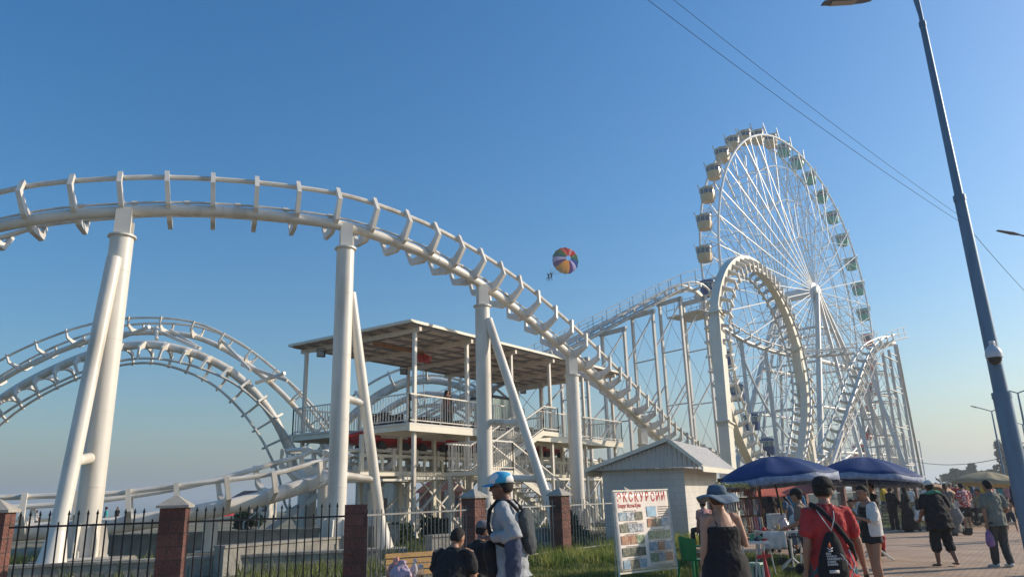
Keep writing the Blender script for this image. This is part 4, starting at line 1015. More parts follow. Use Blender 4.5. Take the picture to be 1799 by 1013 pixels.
greyc = cl('light_grey', (.30, .32, .34)); whitec = cl('white', (.62, .60, .56)); greenc = cl('olive_grey', (.17, .18, .15)); denim = cl('denim', (.05, .09, .15)); kh = cl('khaki', (.10, .095, .07))
whites = mat('white_shoe', (.55, .55, .52), .6); blueh = cl('pale_blue', (.05, .33, .58)); yel = cl('yellow', (.55, .36, .03))
floral = two_tone('red_floral_cloth', (.40, .03, .04), (.62, .52, .48), 'noise', 16, .50, .56); stripes = two_tone('striped_cloth', (.07, .065, .06), (.22, .20, .17), 'wave', 9, .4, .6)
# --- man in grey with blue cap
I = person('man in grey long sleeves and blue cap walking left with a backpack and black bag', gp(900, 7.3), 78, 1.74, top=greyc, bottom=cl('pale_grey_trousers', (.32, .33, .34)), shoes=darkc, hair='short', hat=('cap', two_tone('blue_white_cap', (.04, .38, .62), (.70, .72, .72), 'noise', 9, .50, .53), cloth['pale_blue']), sk=skin_d,
           lean=5, head=(6, 4), armR=((.10, .12, -1), (.0, .30, -1)), armL=((.30, -.50, -1), (-.22, 1, .04)), legL=WALKL, legR=((.02, -.22, -1), (0, -.45, -1)), vox=.0095, sleeve='long', hem=-.16, eyes=True, loose=1.5)
t, fin = carry(I, 'backpack', 'dark backpack on the back of the man in the blue cap', 'backpack'); A = I['A']
b = MB(); b.ell(A((0, -.175, .27)), (.14, .070, .18), (I['fx'], I['fy'], I['up']), 16, 10); b.ell(A((0, -.19, .14)), (.12, .065, .12), (I['fx'], I['fy'], I['up']), 14, 8); fin(b, 'bag_body', cl('dark_slate', (.05, .06, .065)), vx=.014, disp=.02)
for q in (-1, 1): fin(MB().sweep([A((q*.10, -.14, .42)), A((q*.115, -.06, .52)), A((q*.125, .05, .535)), A((q*.135, .13, .46)), A((q*.15, .155, .32)), A((q*.185, .10, .18)), A((q*.17, -.1, .08))], [.017]*7, 8), 'shoulder_strap', blackc)
t, fin = carry(I, 'sling_bag', 'black sling bag hanging across the chest of the man in the blue cap', 'bag')
b = MB(); b.ell(A((-.10, .165, .07)), (.10, .075, .13), (I['fx'], I['fy'], I['up']), 14, 8); b.ell(A((-.12, .15, -.06)), (.075, .065, .11), (I['fx'], I['fy'], I['up']), 12, 8); fin(b, 'bag_body', blackc, vx=.012, disp=.012)
fin(MB().sweep([A((-.13, .10, .50)), A((-.07, .165, .38)), A((-.02, .18, .2))], .014, 6), 'strap', blackc)
t, fin = carry(I, 'rolled_jacket', 'navy jacket hanging from the bent arm of the man in the blue cap', 'jacket')
q, sh, el, wr, u, d = I['arms'][0]; mdp = el.lerp(wr, .35)
b = MB(); b.loft([(mdp+V((0, -.05, .055)), .045, .05), (mdp+V((0, -.05, -.03)), .055, .075), (mdp+V((0, -.05, -.2)), .06, .075), (mdp+V((.01, -.04, -.38)), .055, .065), (mdp+V((.01, -.02, -.50)), .03, .06)], 14); fin(b, 'jacket_cloth', cl('slate_navy', (.055, .07, .115)), vx=.012, disp=.04)
t, fin = carry(I, 'sunglasses', 'dark sunglasses worn under the blue cap', 'sunglasses'); hc, hx, hy, hz = I['hc'], I['hx'], I['hy'], I['hz']
for q in (-1, 1): fin(MB().ell(hc+hx*.034*q+hy*.094+hz*.004, (.028, .008, .019), (hx, hy, hz), 10, 8), 'lens', mat('dark_lens', (.01, .01, .01), .08))
fin(MB().sweep([hc-hx*.094-hy*.02, hc-hx*.088+hy*.07+hz*.008, hc-hx*.03+hy*.101+hz*.008, hc+hx*.03+hy*.101+hz*.008, hc+hx*.088+hy*.07+hz*.008, hc+hx*.094-hy*.02], .004, 5), 'glasses_frame', black_iron)
# --- seated pair
I = person('heavy man in a black t-shirt sitting with his back turned, looking at a phone', gp(790, 10.3), -22, 1.76, top=blackc, bottom=kh, shoes=darkc, hair='short', sk=skin, lean=14, head=(-22, 22), armL=((.15, .25, -1), (-.2, .9, -.1)), armR=((.22, .22, -1), (-.35, .85, .25)),
           legL=((.1, 1, -.05), (0, .05, -1)), legR=((.15, 1, -.05), (0, .05, -1)), fat=1.42, vox=.011, seat=.34, hem=-.16, loose=1.5)
I = person('man in black with grey cap and lowered face mask sitting beside the bench', gp(834, 10.9), -48, 1.74, top=blackc, bottom=darkc, shoes=darkc, hair='short', sk=skin, lean=12, head=(-20, 10), armL=((.12, .3, -1), (-.2, .9, -.25)), armR=((.12, .3, -1), (-.3, .9, -.2)),
           legL=((.1, 1, -.05), (0, .05, -1)), legR=((.1, 1, -.05), (0, .05, -1)), fat=.97, vox=.011, seat=.40, hem=-.14, loose=1.2, hat=('cap', cl('grey_cap', (.16, .16, .17)), cloth['white']))
hc, hx, hy, hz = I['hc'], I['hx'], I['hy'], I['hz']
t, fin = carry(I, 'face_mask', 'pale face mask on the seated man in the grey cap', 'face mask')
fin(MB().ell(hc+hy*.060-hz*.070, (.058, .042, .040), (hx, hy, hz), 14, 8), 'mask_cloth', cloth['white']); fin(MB().sweep([hc+hx*.08-hz*.01, hc+hx*.07+hy*.04-hz*.04, hc+hx*.05+hy*.07-hz*.06], .003, 5), 'ear_loop', cloth['white'])
t, fin = carry(I, 'sunglasses', 'black sunglasses on the seated man with the mask', 'sunglasses')
for q in (-1, 1): fin(MB().ell(hc+hx*.034*q+hy*.092+hz*.004, (.029, .009, .020), (hx, hy, hz), 10, 8), 'lens', MATS['dark_lens'])
fin(MB().sweep([hc-hx*.093-hy*.02, hc-hx*.088+hy*.07+hz*.008, hc+hx*.0+hy*.101+hz*.008, hc+hx*.088+hy*.07+hz*.008, hc+hx*.093-hy*.02], .004, 5), 'glasses_frame', black_iron)
# --- woman in sun hat
I = person('woman in a black strappy sundress and wide blue sun hat seen from behind', gp(1276, 8.0), 12, 1.66, dress=(blackc, .37, -.75, .45), sleeve='strap', shoes=darkc, hair='short', hairm=hair_b, hat=('sun', cl('blue_hat', (.07, .115, .165)), cl('blue_hat_brim', (.14, .19, .24))), sk=skin_l, head=(-12, -2), lean=2,
           armL=((.14, 0, -1), (.0, .35, -1)), armR=((.30, .0, -1), (-.25, 1, .55)), fat=1.26, vox=.010, female=True)
# --- man in red
I = person('man in a red t-shirt, black cap and teal shorts walking away with a drawstring bag', gp(1468, 7.7), 0, 1.75, top=redc, bottom=tealc, blen='shorts', shoes=darkc, hair='short', hat=('cap', blackc, blackc), sk=skin, head=(-38, 6), lean=5,
           armL=((.20, -.12, -1), (.10, .25, -1)), armR=((.30, .05, -1), (.22, .30, -1)), legL=WALKL, legR=((.02, -.15, -1), (0, -.35, -1)), vox=.0095, hem=-.20, loose=1.7)
t, fin = carry(I, 'drawstring_bag', 'black drawstring bag with white print on the back of the man in red', 'bag'); A = I['A']; fx, fy, up = I['fx'], I['fy'], I['up']
bd = [(.26, .035, .03), (.20, .075, .045), (.05, .125, .065), (-.08, .150, .075), (-.17, .145, .07), (-.21, .10, .045)]
b = MB(); b.loft([(A((-.05-(.26-z)*.10, -.165, z)), a, c, fx, fy) for z, a, c in bd], 18); bo = fin(b, 'bag_body', blackc, vx=.012, disp=.012)
for q, p1 in ((-1, A((-.13, -.05, .515))), (1, A((.055, -.07, .52)))): fin(MB().sweep([A((-.05, -.19, .27)), A((-.05+q*.055, -.165, .38)), p1, p1+fy*.06], .005, 5), 'cord', cloth['white'])
fin(MB().sweep([A((.04, -.20, -.20)), A((.13, -.17, -.04)), A((.10, -.15, .1))], .006, 5), 'cord', cloth['white'])
sm_ = fin(MB().sweep([A((-.15, -.02, .53)), A((-.10, -.10, .485)), A((.02, -.145, .32)), A((.14, -.13, .14)), A((.19, -.05, .02)), A((.16, .1, -.02))], [.026]*6, 8), 'shoulder_strap', blackc)
wp_ = mat('white_print', (.62, .62, .60), .7); s_ = I['s']
def lp(v): return V((v.x*s_, v.y*s_, (v.z+I['zo'])*s_))
yb = -.272
prt = thing('x', 'x', 'x'); bpy.data.objects.remove(prt)
for k, w_ in enumerate(('FISU', 'WORLD', 'UNIVERSITY', 'GAMES', 'SUMMER')):
    p = lp(A((-.165, yb+.006*abs(k-2), .055-k*.024))); text(w_, .026, wp_, Mx(fx, up, fx.cross(up), p), t, bold=.0006)
b = MB(); b.loft([(A((-.115, yb+.005, -.095))+fx*x_, .014, .006, up, fy) for x_ in (-.045, .045)], 10); fin(b, 'white_patch', wp_)
b = MB(); b.sweep([A((-.145, yb+.01, .115)), A((-.12, yb+.008, .10)), A((-.095, yb+.01, .115))], .005, 6); b.sweep([A((-.14, yb+.01, .09)), A((-.12, yb+.008, .082)), A((-.10, yb+.01, .09))], .005, 6); fin(b, 'emblem', wp_)
fin(MB().loft([(A((-.12, yb+.012, .118)), .014, .004, fx, fy), (A((-.122, yb+.014, .14)), .012, .004, fx, fy), (A((-.112, yb+.018, .165)), .002, .003, fx, fy)], 8), 'emblem', mat('flame_print', (.60, .12, .04), .7))
b = MB()
for k in range(4): b.sweep([A((-.03+.03*k, yb+.012+.012*k, .06-.04*k)), A((.0+.03*k, yb+.02+.012*k, .03-.04*k)), A((-.01+.03*k, yb+.02+.01*k, .0-.04*k))], .006, 5)
fin(b, 'emblem', mat('grey_print', (.35, .35, .36), .7))
t, fin = carry(I, 'phone', 'dark phone in the right hand of the man in red', 'phone'); q, sh, el, wr, u, d = I['arms'][1]
fin(MB().box(wr+d*.10, (.02, .075, .15)), 'phone_body', black_iron)
# --- woman in white shirt
I = person('woman in an open white shirt and black dress with a hand on her chest', gp(1533, 12.6), 100, 1.66, top=None, dress=(blackc, .42, -.16, .12), sleeve='strap', hair='bun', sk=skin, head=(8, 14), lean=2,
           armL=((.15, .2, -1), (-.35, .9, .35)), armR=((.22, .12, -1), (-.55, .75, .62)), legL=((.02, .1, -1), (0, -.1, -1)), legR=((.02, -.05, -1), (0, -.1, -1)), shoes=darkc, vox=.012, female=True, eyes=True)
t, fin = carry(I, 'white_shirt', 'loose white shirt draped over the woman in the black dress', 'shirt'); A, fx, fy, up = I['A'], I['fx'], I['fy'], I['up']
b = MB(); n = 20; vs = []
for z, a, c in ((.47, .17, .09), (.38, .20, .14), (.25, .21, .155), (.08, .20, .15), (-.06, .20, .15)):
    for k in range(n+1): an = math.pi/2+.62+(2*math.pi-1.24)*k/n; vs.append(A((a*math.cos(an), c*math.sin(an), z)))
b.add(vs, [(j*(n+1)+k, j*(n+1)+k+1, (j+1)*(n+1)+k+1, (j+1)*(n+1)+k) for j in range(4) for k in range(n)]); o = fin(b, 'shirt_body', whitec); m_ = o.modifiers.new('Solid', 'SOLIDIFY'); m_.thickness = .012; m_ = o.modifiers.new('Sub', 'SUBSURF'); m_.levels = m_.render_levels = 2
for q, sh, el, wr, u, d in I['arms']:
    b = MB(); limb(b, [sh, sh.lerp(el, .5), sh.lerp(el, .95)], [.068, .078, .085]); fin(b, 'sleeve', whitec, vx=.012, disp=.03)
t, fin = carry(I, 'red_cord_bag', 'small red knotted bag hanging behind the woman in the white shirt', 'bag')
fin(MB().loft([(A((.10, -.22, .0)), .03, .03), (A((.10, -.24, -.08)), .06, .05), (A((.10, -.24, -.2)), .05, .05), (A((.10, -.25, -.32)), .015, .015)], 10), 'bag_body', redc, vx=.015, disp=.03); fin(MB().sweep([A((.10, -.22, -.02)), A((.12, -.2, .2)), A((.12, -.08, .5))], .006, 5), 'cord', redc)
# --- man all in black, barefoot
I = person('heavy barefoot man in black shirt and long black shorts with a white cap walking away', gp(1650, 16.3), 4, 1.72, top=blackc, bottom=blackc, blen='long_shorts', hair='short', hat=('cap', whitec, whitec), sk=skin_d, head=(0, 12), lean=8,
           armL=((.22, .12, -1), (-.1, .8, -.6)), armR=((.26, .08, -1), (-.05, .85, -.5)), legL=((.06, .12, -1), (0, 0, -1)), legR=((.08, -.02, -1), (.05, -.42, -1)), fat=1.36, vox=.013, hem=-.22, loose=2.0)
t, fin = carry(I, 'green_towel', 'teal green towel around the neck of the man in black', 'towel'); A = I['A']
fin(MB().sweep([A((-.16, .06, .49)), A((-.13, -.06, .52)), A((0, -.10, .545)), A((.13, -.06, .52)), A((.17, .06, .47))], [.03, .04, .04, .04, .03], 10), 'towel_cloth', cl('towel_green', (.05, .24, .16)), vx=.014, disp=.02)
# --- man in olive shirt with purple bag
I = person('man in an olive grey t-shirt and dark trousers walking away with a purple bag', gp(1752, 15.8), 8, 1.70, top=greenc, bottom=cl('dark_trousers', (.05, .052, .05)), shoes=whites, hair='short', sk=skin, head=(10, 6), lean=4,
           armL=((.14, .02, -1), (.0, .05, -1)), armR=((.25, -.28, -1), (-.05, .75, -.55)), legL=((.05, .18, -1), (.02, .02, -1)), legR=((-.02, .05, -1), (-.05, -.30, -1)), vox=.013, hem=-.14, loose=1.6)
t, fin = carry(I, 'purple_bag', 'purple plastic bag in the left hand of the man in the olive shirt', 'bag'); q, sh, el, wr, u, d = I['arms'][0]; h_ = wr+d*.09
fin(MB().loft([(h_, .02, .015), (h_-V((0, 0, .05)), .03, .02), (h_-V((0, 0, .13)), .075, .05), (h_-V((-.01, 0, .26)), .095, .065), (h_-V((-.01, 0, .36)), .085, .06), (h_-V((-.01, 0, .38)), .05, .04)], 14), 'bag_body', mat('purple_plastic', (.20, .10, .27), .35, var=.3, scale=15), vx=.014, disp=.035)
# --- further figures
MV = .022
person('shirtless boy in dark shorts walking by the grass in the distance', gp(1772, 27), 150, 1.15, bottom=navyc, blen='shorts', hair='short', sk=skin, armL=((.3, .1, -1), (.2, .3, -1)), armR=((.4, 0, -1), (.3, .2, -1)), legL=((.15, .2, -1), (.1, 0, -1)), legR=((.2, -.2, -1), (.1, -.3, -1)), vox=MV)
person('person all in dark blue walking at the right edge of the photo', gp(1800, 22.5), -30, 1.74, top=navyc, bottom=navyc, shoes=darkc, sleeve='long', legL=WALKL, legR=WALKB, vox=MV, loose=1.6)
person('woman in black top and wide black trousers standing at the kerb', gp(1568, 28.8), -60, 1.64, top=blackc, bottom=blackc, shoes=whites, sleeve='long', hair='tail', armR=((.3, .1, -1), (.2, .6, -.6)), armL=((.1, .2, -1), (-.2, .7, .9)), vox=MV, loose=1.7, female=True)
person('woman in a long black dress and head scarf standing at the kerb', gp(1593, 28.5), 40, 1.62, dress=(blackc, .42, -.88, .42), sleeve='long', hair='scarf', shoes=darkc, armL=((.25, .1, -1), (.1, .3, -1)), vox=MV, female=True)
person('woman in a striped full length dress pushing a stroller', gp(1667, 25.8), -25, 1.66, dress=(stripes, .42, -.86, .35), sleeve='short', hair='tail', hairm=hair_b, shoes=darkc, armL=((.1, .3, -1), (0, 1, -.1)), armR=((.1, .3, -1), (0, 1, -.1)), vox=MV, female=True)
person('man in a red and white floral shirt and black shorts with hands behind his back', gp(1695, 28.6), 10, 1.66, top=floral, bottom=blackc, blen='shorts', hair='short', shoes=darkc, armL=((.3, -.2, -1), (-.7, -.3, -.3)), armR=((.3, -.2, -1), (-.7, -.3, -.3)), fat=1.25, vox=MV, loose=1.8)
person('woman in white sitting low on the kerb beside the black dresses', gp(1612, 28.2), -40, 1.62, top=whitec, bottom=cl('beige', (.30, .27, .22)), hair='long', shoes=darkc, seat=.38, lean=20, legL=((.1, 1, .1), (0, 0, -1)), legR=((.1, 1, .1), (0, 0, -1)), armL=((.1, .5, -1), (0, 1, -.3)), vox=MV, female=True)
person('man in a dark t-shirt reaching out behind the woman in the white shirt', gp(1538, 19.0), 100, 1.72, top=darkc, bottom=blackc, hair='short', armL=((.3, .6, -.6), (.3, 1, 0)), armR=((.3, 1, -.35), (.1, 1, -.1)), vox=MV, shoes=darkc)
person('child in a pale blue top between the red man and the white shirt', gp(1500, 17.5), 150, 1.36, top=cl('pale_top', (.42, .48, .52)), bottom=darkc, hair='short', vox=MV, shoes=darkc, armL=((.3, .4, -1), (0, .8, -.2)), armR=((.3, .4, -1), (0, .8, -.2)))
person('person in a black head covering just left of the red t-shirt', gp(1418, 13.5), 60, 1.62, top=cl('brown_grey', (.17, .13, .10)), bottom=darkc, hair='short', hat=('cap', blackc, blackc), lean=8, vox=.016, shoes=darkc, armL=((.1, .3, -1), (0, .8, -.2)), armR=((.1, .3, -1), (0, .8, -.2)))
person('tall person in black bending over the stall under the blue umbrella', gp(1343, 21.5), -50, 1.74, top=blackc, bottom=blackc, lean=22, shoes=darkc, sleeve='long', hair='short', vox=MV, loose=1.6, armL=((.1, .4, -1), (0, .8, -.4)), armR=((.1, .4, -1), (0, .8, -.4)))
person('person in dark brown standing beside the bending figure in black', gp(1357, 21.0), -10, 1.70, top=cl('dark_brown', (.05, .035, .03)), bottom=blackc, shoes=darkc, hair='long', vox=MV, loose=1.5, female=True)
person('person in a yellow shirt behind the umbrella pole', gp(1372, 22.0), -70, 1.66, top=yel, bottom=darkc, shoes=darkc, hair='short', vox=MV, loose=1.8)
person('woman with black hair in a denim blue dress leaning over the stall', gp(1394, 20.5), 70, 1.60, dress=(denim, .42, -.7, .35), sleeve='short', hair='long', lean=22, shoes=darkc, vox=MV, female=True, armL=((.1, .4, -1), (0, .7, -.5)))
person('man in a bright blue jacket behind the denim dress', gp(1402, 22.5), -30, 1.72, top=cl('bright_blue', (.02, .14, .30)), bottom=darkc, shoes=darkc, sleeve='long', hair='short', vox=MV)
person('person in a pink top and white cap behind the sun hat woman', gp(1238, 20.5), 20, 1.62, top=cl('pink', (.50, .26, .24)), bottom=darkc, shoes=darkc, hair='short', hat=('cap', whitec, whitec), vox=MV, seat=.62, legL=((.1, 1, -.05), (0, .05, -1)), legR=((.1, 1, -.05), (0, .05, -1)))
person('man in a straw coloured shirt sitting by the cart right of the floral shirt', gp(1722, 30), 110, 1.70, top=cl('straw', (.30, .26, .17)), bottom=darkc, hair='short', seat=.55, legL=((.1, 1, .1), (0, 0, -1)), legR=((.1, 1, .1), (0, 0, -1)), shoes=darkc, vox=MV)
person('woman in red holding the station railing on the raised deck', st(3.4, 1.2, DZ), -60, 1.64, top=cl('dull_red', (.14, .035, .03)), bottom=darkc, shoes=darkc, hair='long', lean=6, vox=.03, sleeve='long', female=True)
person('dark clothed man on the raised deck next to the woman in red', st(4.1, 1.5, DZ), 120, 1.70, top=blackc, bottom=blackc, shoes=darkc, hair='short', lean=10, vox=.03, sleeve='long')
# crowd in the distance on the right: a few built figures, copied
crowd = []
tops = [whitec, blackc, redc, denim, cl('grey', (.2, .2, .2)), yel, cl('turquoise', (.04, .28, .30)), cl('pink2', (.45, .22, .24))]
desc = ['white', 'black', 'red', 'denim blue', 'grey', 'yellow', 'turquoise', 'pink']
for i in range(8):
    fem = i % 2
    I = person('', V((0, 0, 0)), 0, 1.62+.02*i, top=tops[i], bottom=[darkc, denim, kh, blackc][i % 4], blen='shorts' if i % 3 == 0 else 'pants', hair='long' if fem else 'short', shoes=darkc, vox=.035, female=bool(fem), loose=1.6,
               legL=WALKL if i % 2 else None, legR=WALKB if i % 2 else None, hat=('cap', whitec, whitec) if i in (2, 5) else None)
    crowd.append(I['root'])
where = [(1628, 46, 'left of the white cap, by the far brick pillars'), (1654, 52, 'just right of the white cap near the striped umbrella'), (1683, 44, 'behind the head of the woman in stripes'), (1712, 41, 'to the right of the floral shirt, far off'), (1722, 60, 'under the left rim of the cream umbrella'),
         (1733, 36, 'by the pole of the cream umbrella'), (1762, 45, 'under the right half of the cream umbrella'), (1775, 34, 'beside the shirtless boy'), (1786, 38, 'behind the dark blue walker, near the lamp pole'), (1704, 70, 'small between two far stalls'), (1743, 75, 'tiny, past the cream umbrella pole'), (1770, 80, 'tiny, under the blue parasol'),
         (1664, 75, 'tiny, near the far kerb on the left'), (1690, 90, 'tiny, in the deepest part of the crowd'), (1720, 95, 'tiny, before the dark trees'), (1755, 62, 'small, right of the olive shirt'), (1600, 40, 'behind the black head scarf'), (1555, 36, 'behind the white shirt, close to the fence'), (1795, 55, 'small at the far right edge'),
         (1640, 62, 'small, hidden in part by the white cap'), (1735, 50, 'small, left of the olive shirt'), (1782, 70, 'tiny, right of the cream umbrella rim')]
for i, (px, Y, wd) in enumerate(where):
    o = crowd[i] if i < 8 else dup(crowd[(i*5) % 8]); k = i if i < 8 else (i*5) % 8
    relabel(o, 'person in a %s top %s' % (desc[k], wd), gp(px, Y), R((i*77) % 360)); o['group'] = 'people in the distant crowd'
# beach visitors far left, seen under the low track
for i, (px, Y, wd) in enumerate([(62, 60, 'between the leftmost brick pillar and the strut'), (95, 62, 'left of the leaning strut'), (185, 58, 'right of the leftmost column'), (205, 66, 'second to the right of the leftmost column'), (440, 70, 'near the foot of the narrow steel stair')]):
    o = dup(crowd[(i*3) % 8]); relabel(o, 'tiny beach visitor in a %s top %s' % (desc[(i*3) % 8], wd), gp(px, Y), R(i*60)); o['group'] = 'people on the beach behind the fence'

# ------------------------------------------------------------------ umbrellas
def umbrella(label, top_px, top_y, Y, rad, hh, foot_px, cm, vm, tilt=(0, 0), group='market umbrellas', panels=8, valance=True, base=True, pm=None, ph_=.2):
    t0 = at(top_px, top_y, Y); ft = gp(foot_px, Y); t = thing('market_umbrella', label, 'umbrella', (ft.x, ft.y, 0), group=group)
    apex = t0; ax = (V((t0.x-ft.x, 0, t0.z))).normalized(); ax = (ax+V((tilt[0], tilt[1], 0))).normalized(); x = ax.cross(V((0, 1, 0))).normalized(); y = ax.cross(x); b = MB(); nr, nc = 7, 4; vs = []
    n = panels*nc
    for j in range(nr+1):
        tt = j/nr
        for k in range(n):
            an = 2*math.pi*k/n+ph_; sub = (k % nc)/nc; sag = math.sin(math.pi*sub)
            r_ = rad*tt*(1-.075*sag*tt); z = -hh*(tt**1.75)-.05*sag*math.sin(math.pi*min(1, tt*.8)); vs.append(apex+x*r_*math.cos(an)+y*r_*math.sin(an)+ax*z)
    b.add(vs, [(j*n+k, j*n+(k+1) % n, (j+1)*n+(k+1) % n, (j+1)*n+k) for j in range(nr) for k in range(n)])
    o = obj('canopy', b, cm, t, smooth=60); m_ = o.modifiers.new('Solid', 'SOLIDIFY'); m_.thickness = .006
    if valance:
        b = MB(); vs = []
        for j, dz in enumerate((0, .5, 1)):
            for k in range(n):
                an = 2*math.pi*k/n+ph_; sub = (k % nc)/nc; sag = math.sin(math.pi*sub); r_ = rad*(1-.075*sag)+.004; dl_ = .16*(dz)*(1-.25*sag); wv = .012*math.sin(k*2.1)*dz
                vs.append(apex+x*(r_+wv)*math.cos(an)+y*(r_+wv)*math.sin(an)+ax*(-hh-dl_-.05*sag*.588))
        b.add(vs, [(j*n+k, j*n+(k+1) % n, (j+1)*n+(k+1) % n, (j+1)*n+k) for j in range(2) for k in range(n)]); v = obj('valance', b, vm, o, smooth=60); m_ = v.modifiers.new('Solid', 'SOLIDIFY'); m_.thickness = .004
    pb = ft+V((0, 0, .04)); obj('pole', MB().cyl(pb, apex+ax*.06, .019, n=10), pm or steel, t)
    b = MB()
    for k in range(panels):
        an = 2*math.pi*k/panels+ph_; e = apex+x*rad*.97*math.cos(an)+y*rad*.97*math.sin(an)-ax*(hh*.97); mdl = apex+x*rad*.5*math.cos(an)+y*rad*.5*math.sin(an)-ax*(hh*.5**1.75+.015)
        b.sweep([apex-ax*.02, mdl, e-ax*.01], .006, 4); b.cyl(apex-ax*.75*hh-ax*.12, mdl, .005, n=4)
    obj('rib', b, steel, t, kind='stuff')
    if base:
        b = MB()
        for k in range(4): an = k*math.pi/2+.5; b.beam(pb+V((0, 0, .28)), pb+V((math.cos(an)*.45, math.sin(an)*.45, -.02)), .028)
        b.cyl(pb, pb+V((0, 0, .62)), .028, n=10); obj('stand', b, white2, t, smooth=False)
    return t
blueu = mat('umbrella_blue', (.014, .058, .20), .75, var=.1, scale=4, bump=.2, bscale=7); bluev = mat('grey_blue_valance', (.22, .27, .38), .7, var=.35, scale=9, bump=.5, bscale=20); crm = mat('umbrella_cream', (.52, .44, .28), .8, var=.06, bump=.15, bscale=6)
umbrella('blue market umbrella with a pale printed valance above the souvenir tables', 1352, 802, 15.4, 1.20, .42, 1386, blueu, bluev, tilt=(.03, .05), pm=black_iron, ph_=.35)
umbrella('second blue umbrella, behind the man in red and the woman in white', 1518, 803, 18.0, 1.22, .44, 1530, blueu, bluev, tilt=(.06, .04), ph_=.1)
umbrella('cream umbrella standing far right beside the lamp pole', 1735, 828, 30, 1.22, .38, 1737, crm, crm, ph_=.3)
umbrella('small orange and white striped umbrella behind the white cap', 1655, 852, 36, .75, .28, 1650, two_tone('striped_umbrella', (.55, .22, .06), (.5, .42, .30), 'wave', 3, .4, .6), crm, tilt=(.25, 0), valance=False)
umbrella('distant blue parasol at the right edge beyond the cream umbrella', 1785, 846, 42, 1.2, .35, 1785, blueu, blueu, valance=False)
umbrella('distant dark red parasol left of the floral shirt', 1678, 855, 62, 1.1, .35, 1678, cl('wine', (.20, .02, .03)), redc, valance=False)
for i, (px, py, Y, c_) in enumerate(((395, 908, 75, 'left of the second column'), (700, 897, 80, 'to the right of the pale house'), (1700, 858, 85, 'above the far crowd'))):
    umbrella('tiny red beach parasol '+c_, px, py-10, Y, 1.2, .4, px, redc, redc, valance=False, base=False, group='red parasols on the beach')
# red awning behind the first umbrella
aw = thing('red_awning', 'orange red fabric awning on thin posts behind the first blue umbrella', 'awning', gp(1380, 18.5)); b = MB()
q = [at(1322, 850, 18.2), at(1452, 843, 18.6), at(1450, 862, 17.4), at(1322, 872, 17.2)]; n = 14; vs = []
for j in range(7):
    for k in range(n+1):
        p = q[0].lerp(q[1], k/n).lerp(q[3].lerp(q[2], k/n), j/6); vs.append(p-V((0, 0, .05*math.sin(math.pi*k/n)+.012*math.sin(k*1.7+j))))
b.add(vs, [(j*(n+1)+k, j*(n+1)+k+1, (j+1)*(n+1)+k+1, (j+1)*(n+1)+k) for j in range(6) for k in range(n)]); o = obj('awning_cloth', b, mat('awning_red', (.50, .10, .05), .8, bump=.3), aw); m_ = o.modifiers.new('Solid', 'SOLIDIFY'); m_.thickness = .01
for p in q: obj('post', MB().cyl((p.x, p.y, .02), p, .015, n=8), steel, aw)

# ------------------------------------------------------------------ market tables and goods
def table(label, pxl, pxr, Y, ztop, dep, items, cloth_front=True):
    a, c = gp(pxl, Y), gp(pxr, Y); cx_, w_ = (a.x+c.x)/2, c.x-a.x; t = thing('folding_table', label, 'table', (cx_, Y, 0), group='stall tables')
    obj('tabletop', MB().box((cx_, Y+dep/2, ztop-.02), (w_, dep, .04)), mat('table_white', (.62, .60, .56), .5), t, smooth=False)
    for sx_ in (-1, 1):
        for sy_ in (.06, dep-.06): obj('leg', MB().cyl((cx_+sx_*(w_/2-.08), Y+sy_, ztop-.041), (cx_+sx_*(w_/2-.16)*.9, Y+sy_, .01), .014, n=8), white2, t)
    return cx_, w_
def clutter(cx_, w_, Y, ztop, dep, names, n, seed, grp):
    rr = random.Random(seed); cols = [(.5, .06, .04), (.05, .12, .3), (.55, .5, .42), (.06, .25, .12), (.45, .3, .08), (.3, .1, .25), (.04, .04, .05), (.5, .25, .2)]
    words = ['red', 'dark blue', 'ivory', 'green', 'ochre', 'plum', 'black', 'salmon']
    nx = int(math.ceil(n/2))
    for i in range(n):
        x = cx_-w_/2+(.5+(i % nx))*w_/nx+rr.uniform(-.01, .01); y = Y+dep*(.25 if i < nx else .7); k = rr.randrange(8); m_ = mat('souvenir_'+words[k].replace(' ', '_'), cols[k], .5)
        typ = i % 3; b = MB(); s_ = rr.uniform(.8, 1.2)
        if typ == 0: b.lathe([(.0, 0), (.045*s_, 0), (.055*s_, .02), (.045*s_, .05), (.02, .06), (.012, .075), (.0, .08)], (x, y, ztop+.001), 12); nm = 'lidded_box'; cat = 'box'
        elif typ == 1: b.lathe([(.0, 0), (.03*s_, 0), (.05*s_, .03), (.052*s_, .035), (.028*s_, .006), (0, .005)], (x, y, ztop+.001), 12); nm = 'small_bowl'; cat = 'bowl'
        else: b.lathe([(0, 0), (.03, 0), (.034*s_, .03), (.02, .06), (.026, .08), (.024, .10), (.0, .115)], (x, y, ztop+.001), 10); nm = 'figurine'; cat = 'souvenir'
        o = obj(nm, b, m_, base=(x, y, ztop)); pl = 'front' if i < nx else 'back'
        tag(o, '%s %s, %s in the %s row of the %s' % (words[k], nm.replace('_', ' '), ['first', 'second', 'third', 'fourth', 'fifth', 'sixth', 'seventh'][i % nx], pl, names), cat, grp)
cx_, w_ = table('white folding table with a hanging cloth beside the sun hat woman', 1296, 1352, 12.8, .80, .5, 0); clutter(cx_, w_, 12.8, .80, .5, 'left table', 10, 1, 'souvenirs on the left table')
b = MB(); vs = []; n = 16
for j in range(6):
    for k in range(n+1): vs.append((gp(1340, 14.4).x+.42*k/n, 14.4+.02*math.sin(k*1.1)*j/5, .86-.30*j/5-.01*math.sin(k*.8)))
